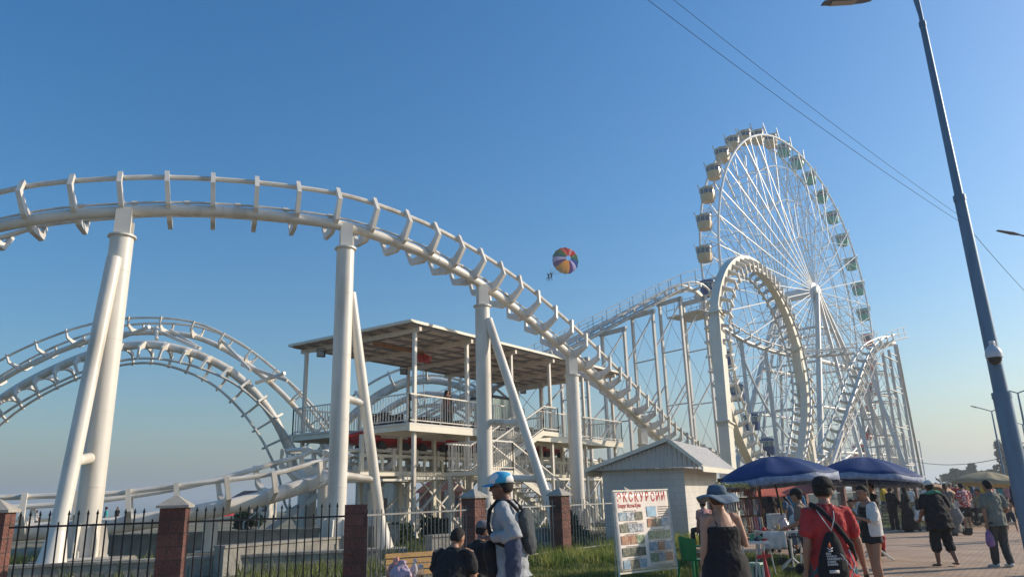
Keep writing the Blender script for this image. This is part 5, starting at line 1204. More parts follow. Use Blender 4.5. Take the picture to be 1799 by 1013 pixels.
b.add(vs, [(j*(n+1)+k, j*(n+1)+k+1, (j+1)*(n+1)+k+1, (j+1)*(n+1)+k) for j in range(5) for k in range(n)]); o = obj('tablecloth', b, cloth['white']); m_ = o.modifiers.new('Solid', 'SOLIDIFY'); m_.thickness = .008
tag(o, 'small white cloth hanging off the front of the middle table', 'tablecloth')
cx_, w_ = table('white folding table under the first blue umbrella with souvenirs', 1340, 1432, 14.6, .86, .55, 0); clutter(cx_, w_, 14.6, .86, .55, 'middle table', 14, 2, 'souvenirs on the middle table')
cx_, w_ = table('low brown display table behind the umbrella stand', 1392, 1442, 16.6, .80, .5, 0)
# bags on the table
def bag(label, px, py, Y, z0, sz, m_, seed=0, name='plastic_bag'):
    rr = random.Random(seed); p = gp(px, Y, z0); b = MB(); w_, h_ = sz
    b.loft([(p, w_*.42, w_*.34), (p+V((0, 0, h_*.2)), w_*.5, w_*.42), (p+V((0, 0, h_*.5)), w_*.44, w_*.36), (p+V((0, 0, h_*.72)), w_*.25, w_*.18), (p+V((.01, 0, h_*.8)), w_*.12, w_*.1), (p+V((.02, 0, h_)), w_*.22, w_*.06)], 14)
    o = obj(name, b, m_, base=p); 
    s_ = o.modifiers.new('Sub', 'SUBSURF'); s_.levels = s_.render_levels = 2; t_ = bpy.data.textures.get('bagfold') or bpy.data.textures.new('bagfold', 'CLOUDS'); t_.noise_scale = .06
    d_ = o.modifiers.new('D', 'DISPLACE'); d_.texture = t_; d_.strength = .06; d_.mid_level = .5; d_.texture_coords = 'LOCAL'
    tag(o, label, 'bag'); return o
plast = mat('white_plastic_film', (.62, .58, .60), .25, var=.1, scale=12, trans=.25); pinkp = mat('pinkish_plastic_film', (.55, .42, .50), .3, var=.25, scale=6, trans=.15)
bag('clear plastic bag on the middle table under the umbrella', 1378, 950, 14.9, .861, (.22, .28), plast)
bag('crumpled pale plastic bag on the rear display table', 1400, 920, 16.8, .801, (.2, .22), plast)
b = MB(); p = gp(1408, 17.2, .801); b.ell(p+V((0, 0, .10)), (.26, .2, .22), n=16); tag(obj('white_sack', b, cloth['white'], base=p), 'round white bundle on the rear display table left of the red t-shirt', 'bundle')
b = MB(); p = gp(1413, 16.9, .801); b.box(p+V((.12, -.15, .05)), (.18, .2, .1)); tag(obj('orange_box', b, mat('orange_card', (.5, .2, .05), .7), base=p, smooth=False), 'small orange box beside the white bundle', 'box')
p = gp(1365, 20.0, .45); b = MB(); b.box(p+V((0, 0, .28)), (.42, .3, .56)); b.box(p+V((0, -.155, .42)), (.36, .02, .16)); tag(obj('white_carton', b, cloth['white'], base=p, smooth=False), 'white carton at the knees of the people under the umbrella', 'carton')
# hanging goods rack with beads and scarves
rk = thing('display_rack', 'wooden display rack hung with beads, scarves and trinkets left of the umbrella pole', 'rack', gp(1300, 15.6))
b = MB(); a, c = gp(1272, 15.6), gp(1342, 15.9)
for p in (a, c): b.beam(p, p+V((0, 0, 1.85)), .05)
for z in (1.82, 1.45, 1.1): b.beam(a+V((0, 0, z)), c+V((0, 0, z)), .035)
obj('rack_frame', b, mat('dark_wood', (.12, .06, .035), .7), rk, smooth=False)
rr = random.Random(5); hc_ = [(.35, .08, .10), (.5, .42, .36), (.25, .12, .2), (.1, .1, .12), (.5, .2, .1), (.3, .25, .2), (.06, .15, .3)]
for row, z in enumerate((1.8, 1.43, 1.08)):
    for i in range(15):
        p = a.lerp(c, (i+.7)/15.6)+V((0, -.04, z)); k = rr.randrange(7); ln = rr.uniform(.2, .34)
        b = MB(); b.sweep([p+V((-.012, 0, 0)), p+V((-.022, -.01, -ln*.6)), p+V((0, -.01, -ln)), p+V((.022, -.01, -ln*.6)), p+V((.012, 0, 0))], rr.uniform(.010, .017), 6)
        obj('hanging_trinket', b, mat('trinket_%d' % k, hc_[k], .5), rk)
b = MB()
for i in range(60):
    p = at(1258+82*i/60*.75, 852+rr.uniform(-2, 2), 14.6); b.ell(p+V((0, rr.uniform(-.06, .06), rr.uniform(-.03, .03))), (.024, .024, .024), n=6, m_=4)
b.sweep([at(1256, 853, 14.6), at(1300, 855, 14.6), at(1330, 853, 14.6)], .015, 6)
tag(obj('flower_garland', b, mat('yellow_flowers', (.55, .48, .20), .8, var=.4, scale=30)), 'string of pale yellow flowers along the left edge of the umbrella', 'garland', kind='stuff')
# plastic chair, stool
gpl = mat('green_plastic', (.01, .22, .07), .3, var=.05)
def arc_shell(b, c, r, a0, a1, z0, z1, th=.015, n=8, sag=0):
    vs = []
    for k in range(n+1):
        an = a0+(a1-a0)*k/n
        for rr_, z in ((r, z0), (r+th, z0), (r+th+.03, z1-sag*abs(k/n-.5)), (r+.03, z1-sag*abs(k/n-.5))): vs.append(V((c.x+rr_*math.cos(an), c.y+rr_*math.sin(an), c.z+z)))
    b.add(vs, [(k*4+i, k*4+(i+1) % 4, (k+1)*4+(i+1) % 4, (k+1)*4+i) for k in range(n) for i in range(4)]+[(0, 1, 2, 3), tuple(n*4+i for i in (3, 2, 1, 0))])
p = gp(1216, 14.2); ch = thing('plastic_chair', 'green plastic armchair between the excursion board and the sun hat woman', 'chair', p, R(-65), local=True)
obj('seat', MB().loft([(V((0, 0, .42)), .22, .21), (V((0, 0, .45)), .23, .22)], 20), gpl, ch)
b = MB(); arc_shell(b, V((0, -.0, .45)), .21, R(205), R(335), 0, .40, sag=.12); obj('backrest', b, gpl, ch)
for q in (-1, 1):
    b = MB(); b.sweep([V((q*.21, -.12, .68)), V((q*.26, 0, .67)), V((q*.26, .16, .66)), V((q*.24, .21, .60)), V((q*.22, .2, .44))], .017, 8); obj('armrest', b, gpl, ch)
    for y_ in (.18, -.17): obj('leg', MB().loft([(V((q*.24, y_*1.25, 0)), .016, .016), (V((q*.19, y_, .43)), .026, .026)], 8), gpl, ch)
p = gp(1322, 13.6); so = thing('plastic_stool', 'pale green plastic stool under the left market table', 'stool', p, R(10), local=True); mg = mat('mint_plastic', (.42, .55, .44), .4)
obj('seat', MB().loft([(V((0, 0, .38)), .16, .16), (V((0, 0, .41)), .15, .15)], 4), mg, so, smooth=False)
for i in range(4): an = math.pi/2*i; obj('leg', MB().beam(V((.15*math.cos(an), .15*math.sin(an), 0)), V((.12*math.cos(an), .12*math.sin(an), .38)), .035), mg, so, smooth=False)
# red toy plane on a stick stand
p = gp(1343, 11.8); pl_ = thing('toy_plane', 'red wooden toy aeroplane standing nose up below the tables', 'toy', p); rm_ = mat('toy_red', (.38, .02, .025), .4)
obj('fuselage', MB().loft([(p+V((.0, 0, .12)), .035, .035), (p+V((0, 0, .3)), .04, .04), (p+V((-.03, 0, .72)), .015, .02)], 10), rm_, pl_)
obj('wing', MB().prism([(-.26, 0), (-.22, .06), (.22, .09), (.26, .03), (.2, -.02), (-.2, -.05)], p+V((0, -.02, .24)), V((1, 0, 0)), V((0, 0, 1)), V((0, 1, 0)), .015), rm_, pl_, smooth=False)
obj('tail_wing', MB().prism([(-.12, 0), (-.1, .05), (.1, .06), (.12, .02)], p+V((-.03, -.01, .62)), V((1, 0, 0)), V((0, 0, 1)), V((0, 1, 0)), .012), rm_, pl_, smooth=False)
obj('propeller', MB().cyl(p+V((0, 0, .06)), p+V((0, 0, .12)), .05, n=10), cloth['white'], pl_)
# luggage under the table
for i, (px, Y, sz, m_, lb, nm, ct) in enumerate([(1420, 14.4, (.55, .3, .26), blackc, 'black travel bag on the grass under the umbrella tables', 'travel_bag', 'bag'), (1396, 14.9, (.5, .2, .16), cl('dark_olive', (.06, .07, .05)), 'rolled olive mat beside the black travel bag', 'rolled_mat', 'mat'), (1330, 14.0, (.3, .22, .26), navyc, 'dark blue holdall under the left market table', 'travel_bag', 'bag')]):
    p = gp(px, Y, .05); b = MB()
    b.loft([(p+V((-sz[0]/2, 0, sz[2]/2)), sz[1]*.36, sz[2]*.36, V((0, 1, 0)), V((0, 0, 1))), (p+V((-sz[0]*.42, 0, sz[2]/2)), sz[1]*.5, sz[2]*.5, V((0, 1, 0)), V((0, 0, 1))), (p+V((sz[0]*.42, 0, sz[2]/2)), sz[1]*.5, sz[2]*.5, V((0, 1, 0)), V((0, 0, 1))), (p+V((sz[0]/2, 0, sz[2]/2)), sz[1]*.36, sz[2]*.36, V((0, 1, 0)), V((0, 0, 1)))], 14)
    if nm == 'travel_bag': b.sweep([p+V((-.1, -.05, sz[2])), p+V((-.06, -.05, sz[2]+.09)), p+V((.06, -.05, sz[2]+.09)), p+V((.1, -.05, sz[2]))], .012, 6)
    tag(obj(nm, b, m_, base=p), lb, ct)
card = mat('cardboard', (.36, .25, .15), .85, var=.12)
for px, Y, z, sz, lb in ((1436, 13.8, .004, (.22, .2, .13), 'open cardboard box by the foot of the man in red'), (1225, 17.0, .05, (.5, .3, .3), 'pale cardboard box behind the green chair')):
    p = gp(px, Y, z); t = thing('cardboard_box', lb, 'box', p, R(15)); b = MB(); w_, d_, h_ = sz
    b.box(p+V((0, 0, h_/2)), sz, rz=0); t.rotation_euler.z = 0
    obj('box_body', b, card, t, smooth=False); b = MB(); b.beam(p+V((-w_/2, -d_/2-.05, h_+.03)), p+V((w_/2, -d_/2-.05, h_+.03)), .11, .005); b.beam(p+V((-w_/2, d_/2+.05, h_+.03)), p+V((w_/2, d_/2+.05, h_+.03)), .11, .005); obj('box_flap', b, card, t, smooth=False)
# folding trolley
p = gp(1398, 16.0, .05); tr = thing('folding_cart', 'black folding hand cart with crossed legs under the rear table', 'cart', p); b = MB()
b.beam(p+V((-.3, 0, .1)), p+V((.3, 0, .62)), .03); b.beam(p+V((.3, 0, .1)), p+V((-.3, 0, .62)), .03); b.beam(p+V((-.3, 0, .62)), p+V((.3, 0, .62)), .03); obj('cart_frame', b, black_iron, tr, smooth=False)
for q in (-.32, .3): obj('wheel', MB().cyl(p+V((q, -.03, .12)), p+V((q, .03, .12)), .12, n=16), blk, tr)
# stroller, cart behind
p = gp(1680, 25.6); sr = thing('stroller', 'grey folding stroller pushed by the woman in stripes', 'stroller', p); b = MB()
b.sweep([p+V((-.3, 0, 1.0)), p+V((-.1, .1, .7)), p+V((.25, .15, .15))], .015, 6); b.sweep([p+V((-.25, .1, .15)), p+V((.05, .1, .55)), p+V((.3, .1, .75))], .015, 6); obj('stroller_frame', b, steel, sr)
obj('stroller_seat', MB().loft([(p+V((.0, .1, .38)), .12, .16), (p+V((.05, .1, .55)), .2, .2), (p+V((-.05, .1, .85)), .18, .16)], 12), cl('stroller_cloth', (.18, .18, .18)), sr)
for q in ((-.25, .0), (-.25, .2), (.28, .0), (.28, .2)): obj('wheel', MB().cyl(p+V((q[0], q[1]-.02, .12)), p+V((q[0], q[1]+.02, .12)), .12, n=14), blk, sr)
for px, Y, w_, lb in ((1688, 30.6, .95, 'white boxy vending cart behind the floral shirt'), (1732, 31.5, .8, 'white vending cart at the grass, right of the floral shirt')):
    p = gp(px, Y, .05); t = thing('vending_cart', lb, 'cart', p, group='vending carts on the far grass'); b = MB(); b.box(p+V((0, 0, .62)), (w_, .6, .55)); b.box(p+V((0, 0, .92)), (w_+.06, .66, .04)); obj('cart_body', b, MATS['table_white'], t, smooth=False)
    for q in (-1, 1): obj('wheel', MB().cyl(p+V((q*w_*.35, -.34, .2)), p+V((q*w_*.35, -.30, .2)), .2, n=16), blk, t)
    obj('handle', MB().sweep([p+V((w_/2, 0, .8)), p+V((w_/2+.2, 0, .95)), p+V((w_/2+.3, 0, .95))], .015, 6), steel, t)
# far market stalls and benches near the fence
for i, (px, Y, lb) in enumerate(((1552, 31.5, 'slatted wooden stall counter behind the women in black'), (1725, 34, 'slatted wooden bench behind the olive shirt'), (1640, 33, 'slatted wooden counter hidden in part by the man in black'))):
    p = gp(px, Y, .05); t = thing('slatted_counter', lb, 'counter', p, group='slatted wooden counters by the far fence'); b = MB()
    for k in range(6): b.box(p+V((0, 0, .12+k*.14)), (1.9, .05, .09))
    obj('slat_front', b, mat('weathered_wood', (.30, .22, .13), .8, var=.25), t, smooth=False); b = MB()
    for q in (-.85, .85): b.box(p+V((q, .06, .44)), (.07, .06, .9))
    obj('upright', b, MATS['weathered_wood'], t, smooth=False)

# ------------------------------------------------------------------ excursion board
c00, c10, c11, c01 = at(1088, 1007, 13.2), at(1190, 996, 14.7), at(1172, 859, 14.9), at(1075, 862, 13.4)   # bl, br, tr, tl
bd_ = thing('excursion_board', 'leaning banner board of excursion photos with red lettering in a pale metal frame', 'sign', (c00.x, c00.y, 0))
def bp_(u, v): return c00.lerp(c10, u).lerp(c01.lerp(c11, u), v)
bn = (c10-c00).cross(c01-c00).normalized()
if bn.y > 0: bn = -bn
ban = mat('banner_vinyl', (.80, .72, .64), .28, var=.06, scale=3, bump=.5, bscale=5)
b = MB(); n = 16; vs = []
def wave(u, v): return max(0, 1-max(0, v-.70)*14)*(.006*math.sin(7*u+5*v)*math.sin(3*v+1)+.003*math.sin(9*u*v+4))
for j in range(n+1):
    for k in range(n+1): u, v = .02+.96*k/n, .02+.96*j/n; vs.append(bp_(u, v)+bn*(wave(u, v)))
b.add(vs, [(j*(n+1)+k, j*(n+1)+k+1, (j+1)*(n+1)+k+1, (j+1)*(n+1)+k) for j in range(n) for k in range(n)]); o = obj('banner', b, ban, bd_); m_ = o.modifiers.new('Solid', 'SOLIDIFY'); m_.thickness = .004; m_.offset = 0
b = MB()
for a, c in ((bp_(0, 0), bp_(0, 1)), (bp_(1, 0), bp_(1, 1)), (bp_(0, 0), bp_(1, 0)), (bp_(0, 1), bp_(1, 1))): b.beam(a, c, .028)
for u in (0, 1):
    a = bp_(u, 0); b.beam(a, a+(bp_(u, 0)-bp_(u, 1)).normalized()*(.30 if u == 0 else .36), .028); t_ = bp_(u, .97); b.beam(t_, V((t_.x+.05, t_.y+.55, .05)), .022)
obj('board_frame', b, cream_paint, bd_, smooth=False)
Xd, Yd = (c10-c00).normalized(), (c01-c00).normalized(); wv_ = (c11-c01).length; hv_ = (c01-c00).length
def onb(u, v, off=.014): return bp_(u, v)+bn*(off+max(0, wave(u, v)))
redp = mat('sign_red', (.42, .02, .015), .4)
word = 'ЭКСКУРСИИ'
for i, ch_ in enumerate(word):
    u = .065+.0985*i; v = .855+.004*(i % 3); y_ = Yd; x_ = ((bp_(1, v)-bp_(0, v)).normalized()); text(ch_, .215, redp, Mx(x_, y_, x_.cross(y_), onb(u, v, .005)), bd_, bold=.0055, sx=.98)
text('Вокруг Иссык-Куля', .095, redp, Mx((bp_(1, .79)-bp_(0, .79)).normalized(), Yd, Xd.cross(Yd), onb(.07, .785, .005)), bd_, bold=.002, sx=.85)
pics = [('brown_canyon', (.30, .12, .07), (.45, .28, .18)), ('green_valley', (.10, .18, .08), (.35, .40, .30)), ('lake_view', (.12, .25, .38), (.45, .50, .50)), ('dark_forest', (.05, .08, .05), (.25, .22, .18)), ('snow_peaks', (.15, .16, .20), (.55, .58, .60))]
pm_ = [two_tone('photo_'+n_, a, c, 'noise', 18, .35, .65, .3) for n_, a, c in pics]
def tile(u0, v0, u1, v1, m_):
    b = MB(); vs = []; k_ = 4
    for off in (.010, .013):
        for j in range(k_+1):
            for i in range(k_+1): u, v = u0+(u1-u0)*i/k_, v0+(v1-v0)*j/k_; vs.append(bp_(u, v)+bn*(off+wave(u, v)))
    N_ = (k_+1)**2
    b.add(vs, [(j*(k_+1)+i+N_, j*(k_+1)+i+1+N_, (j+1)*(k_+1)+i+1+N_, (j+1)*(k_+1)+i+N_) for j in range(k_) for i in range(k_)]); obj('printed_photo', b, m_, bd_)
rr = random.Random(3)
for rw, (vL, vR) in enumerate(((.625, .53), (.48, .375), (.335, .235), (.19, .10), (.045, .045))):
    for side_, v in ((0, vL), (1, vR)):
        if side_ == 1 and rw == 4: continue
        u = .07 if side_ == 0 else .54; cuts = [0]+sorted([rr.uniform(.28, .38), rr.uniform(.6, .7)])+[1]
        for i in range(3): tile(u+.40*cuts[i]+.003, v, u+.40*cuts[i+1]-.003, v+.105, pm_[rr.randrange(5)])
        b = MB(); a = onb(u+.08, v+.118, .011); c = onb(u+.30, v+.118, .011); b.beam(a, c, .002, .008); obj('caption_line', b, mat('caption_grey', (.2, .17, .16), .5), bd_, smooth=False)
tile(.55, .66, .72, .79, mat('map_blue', (.30, .46, .58), .3, var=.2))
for i in range(5): v = .78-.03*i; b = MB(); b.beam(onb(.76, v, .011), onb(.95, v, .011), .002, .012); obj('caption_line', b, MATS['caption_grey'], bd_, smooth=False)
b = MB()
for u in (.2, .4, .6, .8): b.beam(bp_(u, 1.012), bp_(u, .975), .008, .04)
for v in (.15, .35, .55, .78): b.beam(bp_(-.01, v), bp_(.03, v), .04, .006); b.beam(bp_(1.01, v), bp_(.97, v), .04, .006)
obj('banner_tie', b, cl('tie_grey', (.3, .28, .25)), bd_, smooth=False)
# ------------------------------------------------------------------ bench, slatted table, bags, cup
wood = add_dirt(mat('varnished_wood', (.52, .30, .10), .4, var=.15, scale=3, stretch=(1, 12, 12)), (.30, .15, .05), .5, .7, 6, (.3, 4, 4), .4)
pb_ = gp(735, 12.0); be = thing('park_bench', 'yellow slatted wooden bench behind the man in the black t-shirt', 'bench', pb_); bxs = V((.88, .47, 0)).normalized(); bys = V((-.47, .88, 0)).normalized()
b = MB()
for k in range(4): c_ = pb_+bxs*.35+bys*(.28+.03*k)+V((0, 0, .52+.085*k)); b.box(c_, (1.5, .025, .07), ax=(bxs, (bys+V((0, 0, -.3))).normalized(), V((0, .3, 1)).normalized()))
obj('backrest', b, wood, be, smooth=False); b = MB()
for k in range(4): b.box(pb_+bxs*.35+bys*(.24-.11*k)+V((0, 0, .43)), (1.5, .09, .025), ax=(bxs, bys, V((0, 0, 1))))
obj('seat', b, wood, be, smooth=False)
for q in (-.30, 1.0):
    b = MB(); b.beam(pb_+bxs*q+bys*-.1, pb_+bxs*q+bys*-.1+V((0, 0, .41)), .05); b.beam(pb_+bxs*q+bys*.26, pb_+bxs*q+bys*.42+V((0, 0, .82)), .05); b.beam(pb_+bxs*q+bys*-.13+V((0, 0, .39)), pb_+bxs*q+bys*.3+V((0, 0, .39)), .05); obj('leg', b, black_iron, be, smooth=False)
pt = gp(716, 10.6); lt = thing('slatted_table', 'low slatted wooden box table with a dark top carrying plastic bags', 'table', pt); b = MB()
for k in range(8): b.box(pt+V((-.30+.085*k, -.25, .27)), (.07, .02, .52))
for k in range(6): b.box(pt+V((.36, -.2+.085*k, .27)), (.02, .07, .52)); b.box(pt+V((-.36, -.2+.085*k, .27)), (.02, .07, .52))
obj('slat_side', b, mat('orange_wood', (.42, .20, .08), .55, var=.2), lt, smooth=False); obj('tabletop', MB().box(pt+V((0, 0, .555)), (.8, .56, .03)), darkc, lt, smooth=False)
bag('big pinkish plastic bag on the slatted table', 704, 990, 10.55, .571, (.32, .26), pinkp, 1); bag('white plastic bag with a red print behind the pinkish bag', 694, 985, 10.8, .571, (.24, .28), mat('red_print_film', (.60, .25, .20), .3, var=.5, scale=9), 2)
bag('small crumpled plastic bag left of the drink cup', 727, 985, 10.7, .571, (.13, .26), plast, 3)
pc = gp(739, 10.5, .571); cu = thing('drink_cup', 'clear plastic cup of orange juice on the slatted table', 'cup', pc)
obj('cup_wall', MB().lathe([(.030, 0), (.040, .16), (.042, .16), (.0405, .155)], pc, 20), mat('clear_plastic', (.75, .74, .72), .1, trans=.7, alpha=.5), cu); obj('juice', MB().lathe([(0, .004), (.028, .004), (.034, .075), (0, .075)], pc, 18), mat('orange_juice', (.65, .30, .02), .3), cu)
obj('cup_lid', MB().lathe([(.042, .161), (.036, .19), (.012, .205), (.0, .206)], pc, 18), plast, cu)
pn = gp(725, 10.4, .571); b = MB(); b.ell(pn+V((0, 0, .02)), (.05, .035, .02), n=10, m_=6); b.ell(pn+V((.05, .02, .025)), (.035, .03, .025), n=10, m_=6); tag(obj('napkin', b, cloth['white'], base=pn), 'crumpled white napkin in front of the cup', 'napkin')

# ------------------------------------------------------------------ lamps, camera, wires
poleM = add_dirt(mat('galvanised_pole', (.12, .20, .29), .5, metal=.3, var=.15, stretch=(1, 1, .2)), (.08, .12, .17), .5, .7, 2, (1, 1, .1), .5)
LY = 14.2
lb_ = at(1793, 850, LY); lx = lb_.x; lt_ = at(1612, 0, LY); L = thing('street_lamp', 'tall stepped steel street lamp with a dome camera at the right edge', 'street lamp', (lx, LY, 0))
tz = at(1612, 2, LY).z
z1, z2, z3 = at(1775, 690, LY).z, at(1686, 345, LY).z, at(1622, 40, LY).z
txp = at(1612, 2, LY).x
def lxp(z): return lx+(txp-lx)*(z-lb_.z)/(tz-lb_.z)
pts = [(0.0, .165), (z1, .155), (z1+.02, .128), (z2, .105), (z2+.02, .083), (z3, .062), (z3+.02, .045), (tz+.5, .04)]
b = MB(); b.loft([(V((lxp(z), LY, z)), r_, r_) for z, r_ in pts], 20); obj('pole', b, poleM, L)
for z, r_ in ((z1, .166), (z2, .116), (z3, .072)): obj('collar', MB().cyl((lxp(z), LY, z-.1), (lxp(z), LY, z+.015), r_, n=20), poleM, L)
b = MB(); th_ = V((lxp(tz), LY, tz+.15)); he = at(1530, 0, LY-.3); b.sweep([th_-V((0, 0, .6)), th_+V((-.08, 0, .1)), th_+V((-.5, -.1, .16)), he+V((-.05, 0, .0))], .035, 10); obj('arm', b, poleM, L)
b = MB(); h1 = at(1446, 6, LY-.5); dd = (h1-he); nn_ = dd.normalized(); yy = nn_.cross(V((0, 0, 1))).normalized(); zz_ = yy.cross(nn_); b.loft([(he, .05, .03, yy, zz_), (he+dd*.15, .10, .045, yy, zz_), (he+dd*.6, .13, .04, yy, zz_), (h1, .09, .02, yy, zz_)], 14); obj('luminaire', b, mat('luminaire_grey', (.10, .11, .13), .5), L)
b = MB(); b.loft([(he+dd*.35-zz_*.04, .09, .012, yy, zz_), (he+dd*.85-zz_*.03, .09, .012, yy, zz_)], 12); obj('lamp_lens', b, mat('lamp_lens', (.35, .33, .30), .2), L)
# ground spikes brackets for the wires
w1 = at(1690, 392, LY-.12)
cm_ = at(1747, 628, LY-.25); D = thing('dome_camera', 'white dome surveillance camera bracketed to the street lamp', 'camera', cm_)
obj('housing', MB().lathe([(.14, .0), (.145, .06), (.135, .13), (.09, .2), (.045, .24), (.045, .32), (.0, .33)], cm_, 22), mat('camera_white', (.55, .57, .60), .35), D); obj('dome', MB().lathe([(.125, -.002), (.115, -.06), (.07, -.12), (0, -.14)], cm_, 20), mat('smoked_dome', (.03, .035, .04), .08), D)
obj('bracket', MB().sweep([cm_+V((0, 0, .29)), cm_+V((.1, .1, .31)), V((lxp(cm_.z), LY-.1, cm_.z+.26))], .035, 8), MATS['camera_white'], D)
wm = mat('wire_black', (.03, .03, .035), .6)
def wire(a, c, sag, r_, lb, nm='overhead_wire'):
    N_ = 24; tag(obj(nm, MB().sweep([a.lerp(c, k/N_)-V((0, 0, 4*sag*(k/N_)*(1-k/N_))) for k in range(N_+1)], r_, 5), wm, base=a), lb, 'wire')
wire(at(1040, -75, 8.5), w1, .12, .004, 'lower of the two overhead wires running from the top centre to the street lamp'); wire(at(1090, -75, 8.5), at(1693, 384, LY-.12), .10, .0035, 'upper of the two overhead wires running from the top centre to the street lamp')
wire(at(1700, 398, LY+.1), at(1850, 560, 24), .1, .006, 'overhead wire leaving the street lamp towards the lower right'); wire(at(1600, 808, 95), at(1810, 790, 60), .8, .03, 'faint sagging wire low above the far trees')
def twin_lamp(label, px, py, Y, al, dup_arm=True, hp=None):
    t0 = at(px, py, Y); t = thing('street_lamp', label, 'street lamp', (t0.x, Y, 0), group='distant twin armed street lamps')
    obj('pole', MB().cyl((t0.x, Y, 0), t0, .11, .05, n=10), poleM, t)
    for q in ((-1, 1) if dup_arm else (-1,)):
        e = t0+V((q*al, 0, al*.32)); obj('arm', MB().cyl(t0, e, .04, n=6), poleM, t); obj('luminaire', MB().loft([(e, .06, .03), (e+V((q*.25, 0, .05)), .12, .05), (e+V((q*.6, 0, .16)), .08, .03)], 8, fr=(V((0, 1, 0)), V((0, 0, 1)))), MATS['luminaire_grey'], t)
twin_lamp('distant twin armed lamp post standing left of the big lamp pole', 1742, 722, 62, 1.0); twin_lamp('twin armed lamp post partly hidden behind the big lamp pole', 1788, 690, 48, .9); twin_lamp('far lamp post whose arm reaches out behind the big pole at tree height', 1796, 745, 75, 1.8)
t0 = at(1862, 430, 24); t = thing('street_lamp', 'street lamp beyond the right edge of which only the arm shows', 'street lamp', (t0.x, 24, 0)); obj('pole', MB().cyl((t0.x, 24, 0), t0, .11, .06, n=10), poleM, t); e = at(1790, 412, 24); obj('arm', MB().cyl(t0, e, .03, n=6), poleM, t); e2 = at(1752, 405, 24); obj('luminaire', MB().loft([(e, .05, .03), (e.lerp(e2, .3), .11, .04), (e2, .07, .02)], 8, fr=(V((0, 1, 0)), V((0, 0, 1)))), MATS['luminaire_grey'], t)
for px, py, Y, lb in ((1628, 846, 60, 'left of two small hooked posts behind the far fence'), (1652, 843, 60, 'right of two small hooked posts behind the far fence')):
    p = at(px, py, Y); tag(obj('hooked_post', MB().sweep([(p.x, Y, 0), p-V((0, 0, .3)), p, p+V((-.35, 0, .25))], .05, 6), steel, base=(p.x, Y, 0)), lb, 'post', 'hooked posts behind the far fence')

# ------------------------------------------------------------------ parasail
pc = at(993, 458, 150); ps = thing('parasail', 'multicoloured parasail with purple, yellow, red and blue panels high in the sky', 'parasail', pc)
axp = V((-.30, -.80, -.52)).normalized()      # canopy opening direction
hp_ = at(966, 487, 150); axp = ((hp_-pc).normalized()*.62+V((0, -.75, -.1))).normalized()
x_ = axp.cross(V((0, 0, 1))).normalized(); y_ = x_.cross(axp); Rp = 2.75
pcol = [('purple', (.30, .12, .40)), ('yellow', (.85, .55, .12)), ('yellow', 0), ('yellow', 0), ('purple', 0), ('lilac', (.70, .68, .85)), ('teal', (.05, .32, .36)), ('green', (.22, .38, .14)), ('coral', (.80, .34, .22)), ('red', (.65, .09, .09)), ('rose', (.85, .50, .50)), ('red', 0), ('green', 0), ('teal', 0), ('blue', (.06, .20, .55)), ('lilac', 0)]
cmz = {}
def translucent(m, amt):
    nt = m.node_tree; n = nt.nodes; l = nt.links; b = n['Principled BSDF']; t = n.new('ShaderNodeBsdfTranslucent'); mx = n.new('ShaderNodeMixShader'); mx.inputs[0].default_value = amt
    l.new(b.inputs['Base Color'].links[0].from_socket, t.inputs['Color']); l.new(b.outputs[0], mx.inputs[1]); l.new(t.outputs[0], mx.inputs[2]); l.new(mx.outputs[0], n['Material Output'].inputs['Surface']); return m
for k in range(16):
    nme, c_ = pcol[k]
    if c_: cmz[nme] = translucent(mat('parasail_'+nme, c_, .7, var=.1), .6)
    b = MB(); nu, nv = 4, 8; vs = []
    for j in range(nv+1):
        ph = (.12+.88*j/nv)*math.pi*.53
        for i in range(nu+1):
            an = 2*math.pi*(k+i/nu)/16-1.9; bul = 1+.05*math.sin(math.pi*i/nu)
            r_ = Rp*math.sin(ph)*bul; vs.append(pc+x_*r_*math.cos(an)+y_*r_*math.sin(an)-axp*(Rp*.72*math.cos(ph)))
    b.add(vs, [(j*(nu+1)+i, j*(nu+1)+i+1, (j+1)*(nu+1)+i+1, (j+1)*(nu+1)+i) for j in range(nv) for i in range(nu)]); o = obj('canopy_panel', b, cmz[nme], ps); m_ = o.modifiers.new('S', 'SOLIDIFY'); m_.thickness = .03
b = MB()
for k in range(16):
    an = 2*math.pi*k/16-1.9; e = pc+x_*Rp*math.cos(an)+y_*Rp*math.sin(an); b.cyl(e, hp_+V((0, 0, .6)), .012, n=3)
obj('suspension_line', b, cloth['white'], ps, kind='stuff')
hn = MB(); hn.beam(hp_+V((-.5, 0, .5)), hp_+V((.5, 0, .7)), .08); obj('harness_bar', hn, blackc, ps, smooth=False)
for i, (dx, lb) in enumerate(((-.28, 'left rider hanging in the parasail harness in dark clothes'), (.35, 'right rider hanging in the parasail harness in dark clothes'))):
    person(lb, hp_+V((dx, 0, -.75+.15*i)), 40, 1.7, top=navyc, bottom=darkc, shoes=darkc, sleeve='long', vox=.035, armL=((.4, .1, .9), (.1, 0, 1)), armR=((.5, .1, .7), (.2, 0, 1)), legL=((.2, .9, -.4), (0, -.1, -1)), legR=((.3, .5, -.8), (.1, -.4, -1)), seat=.7)

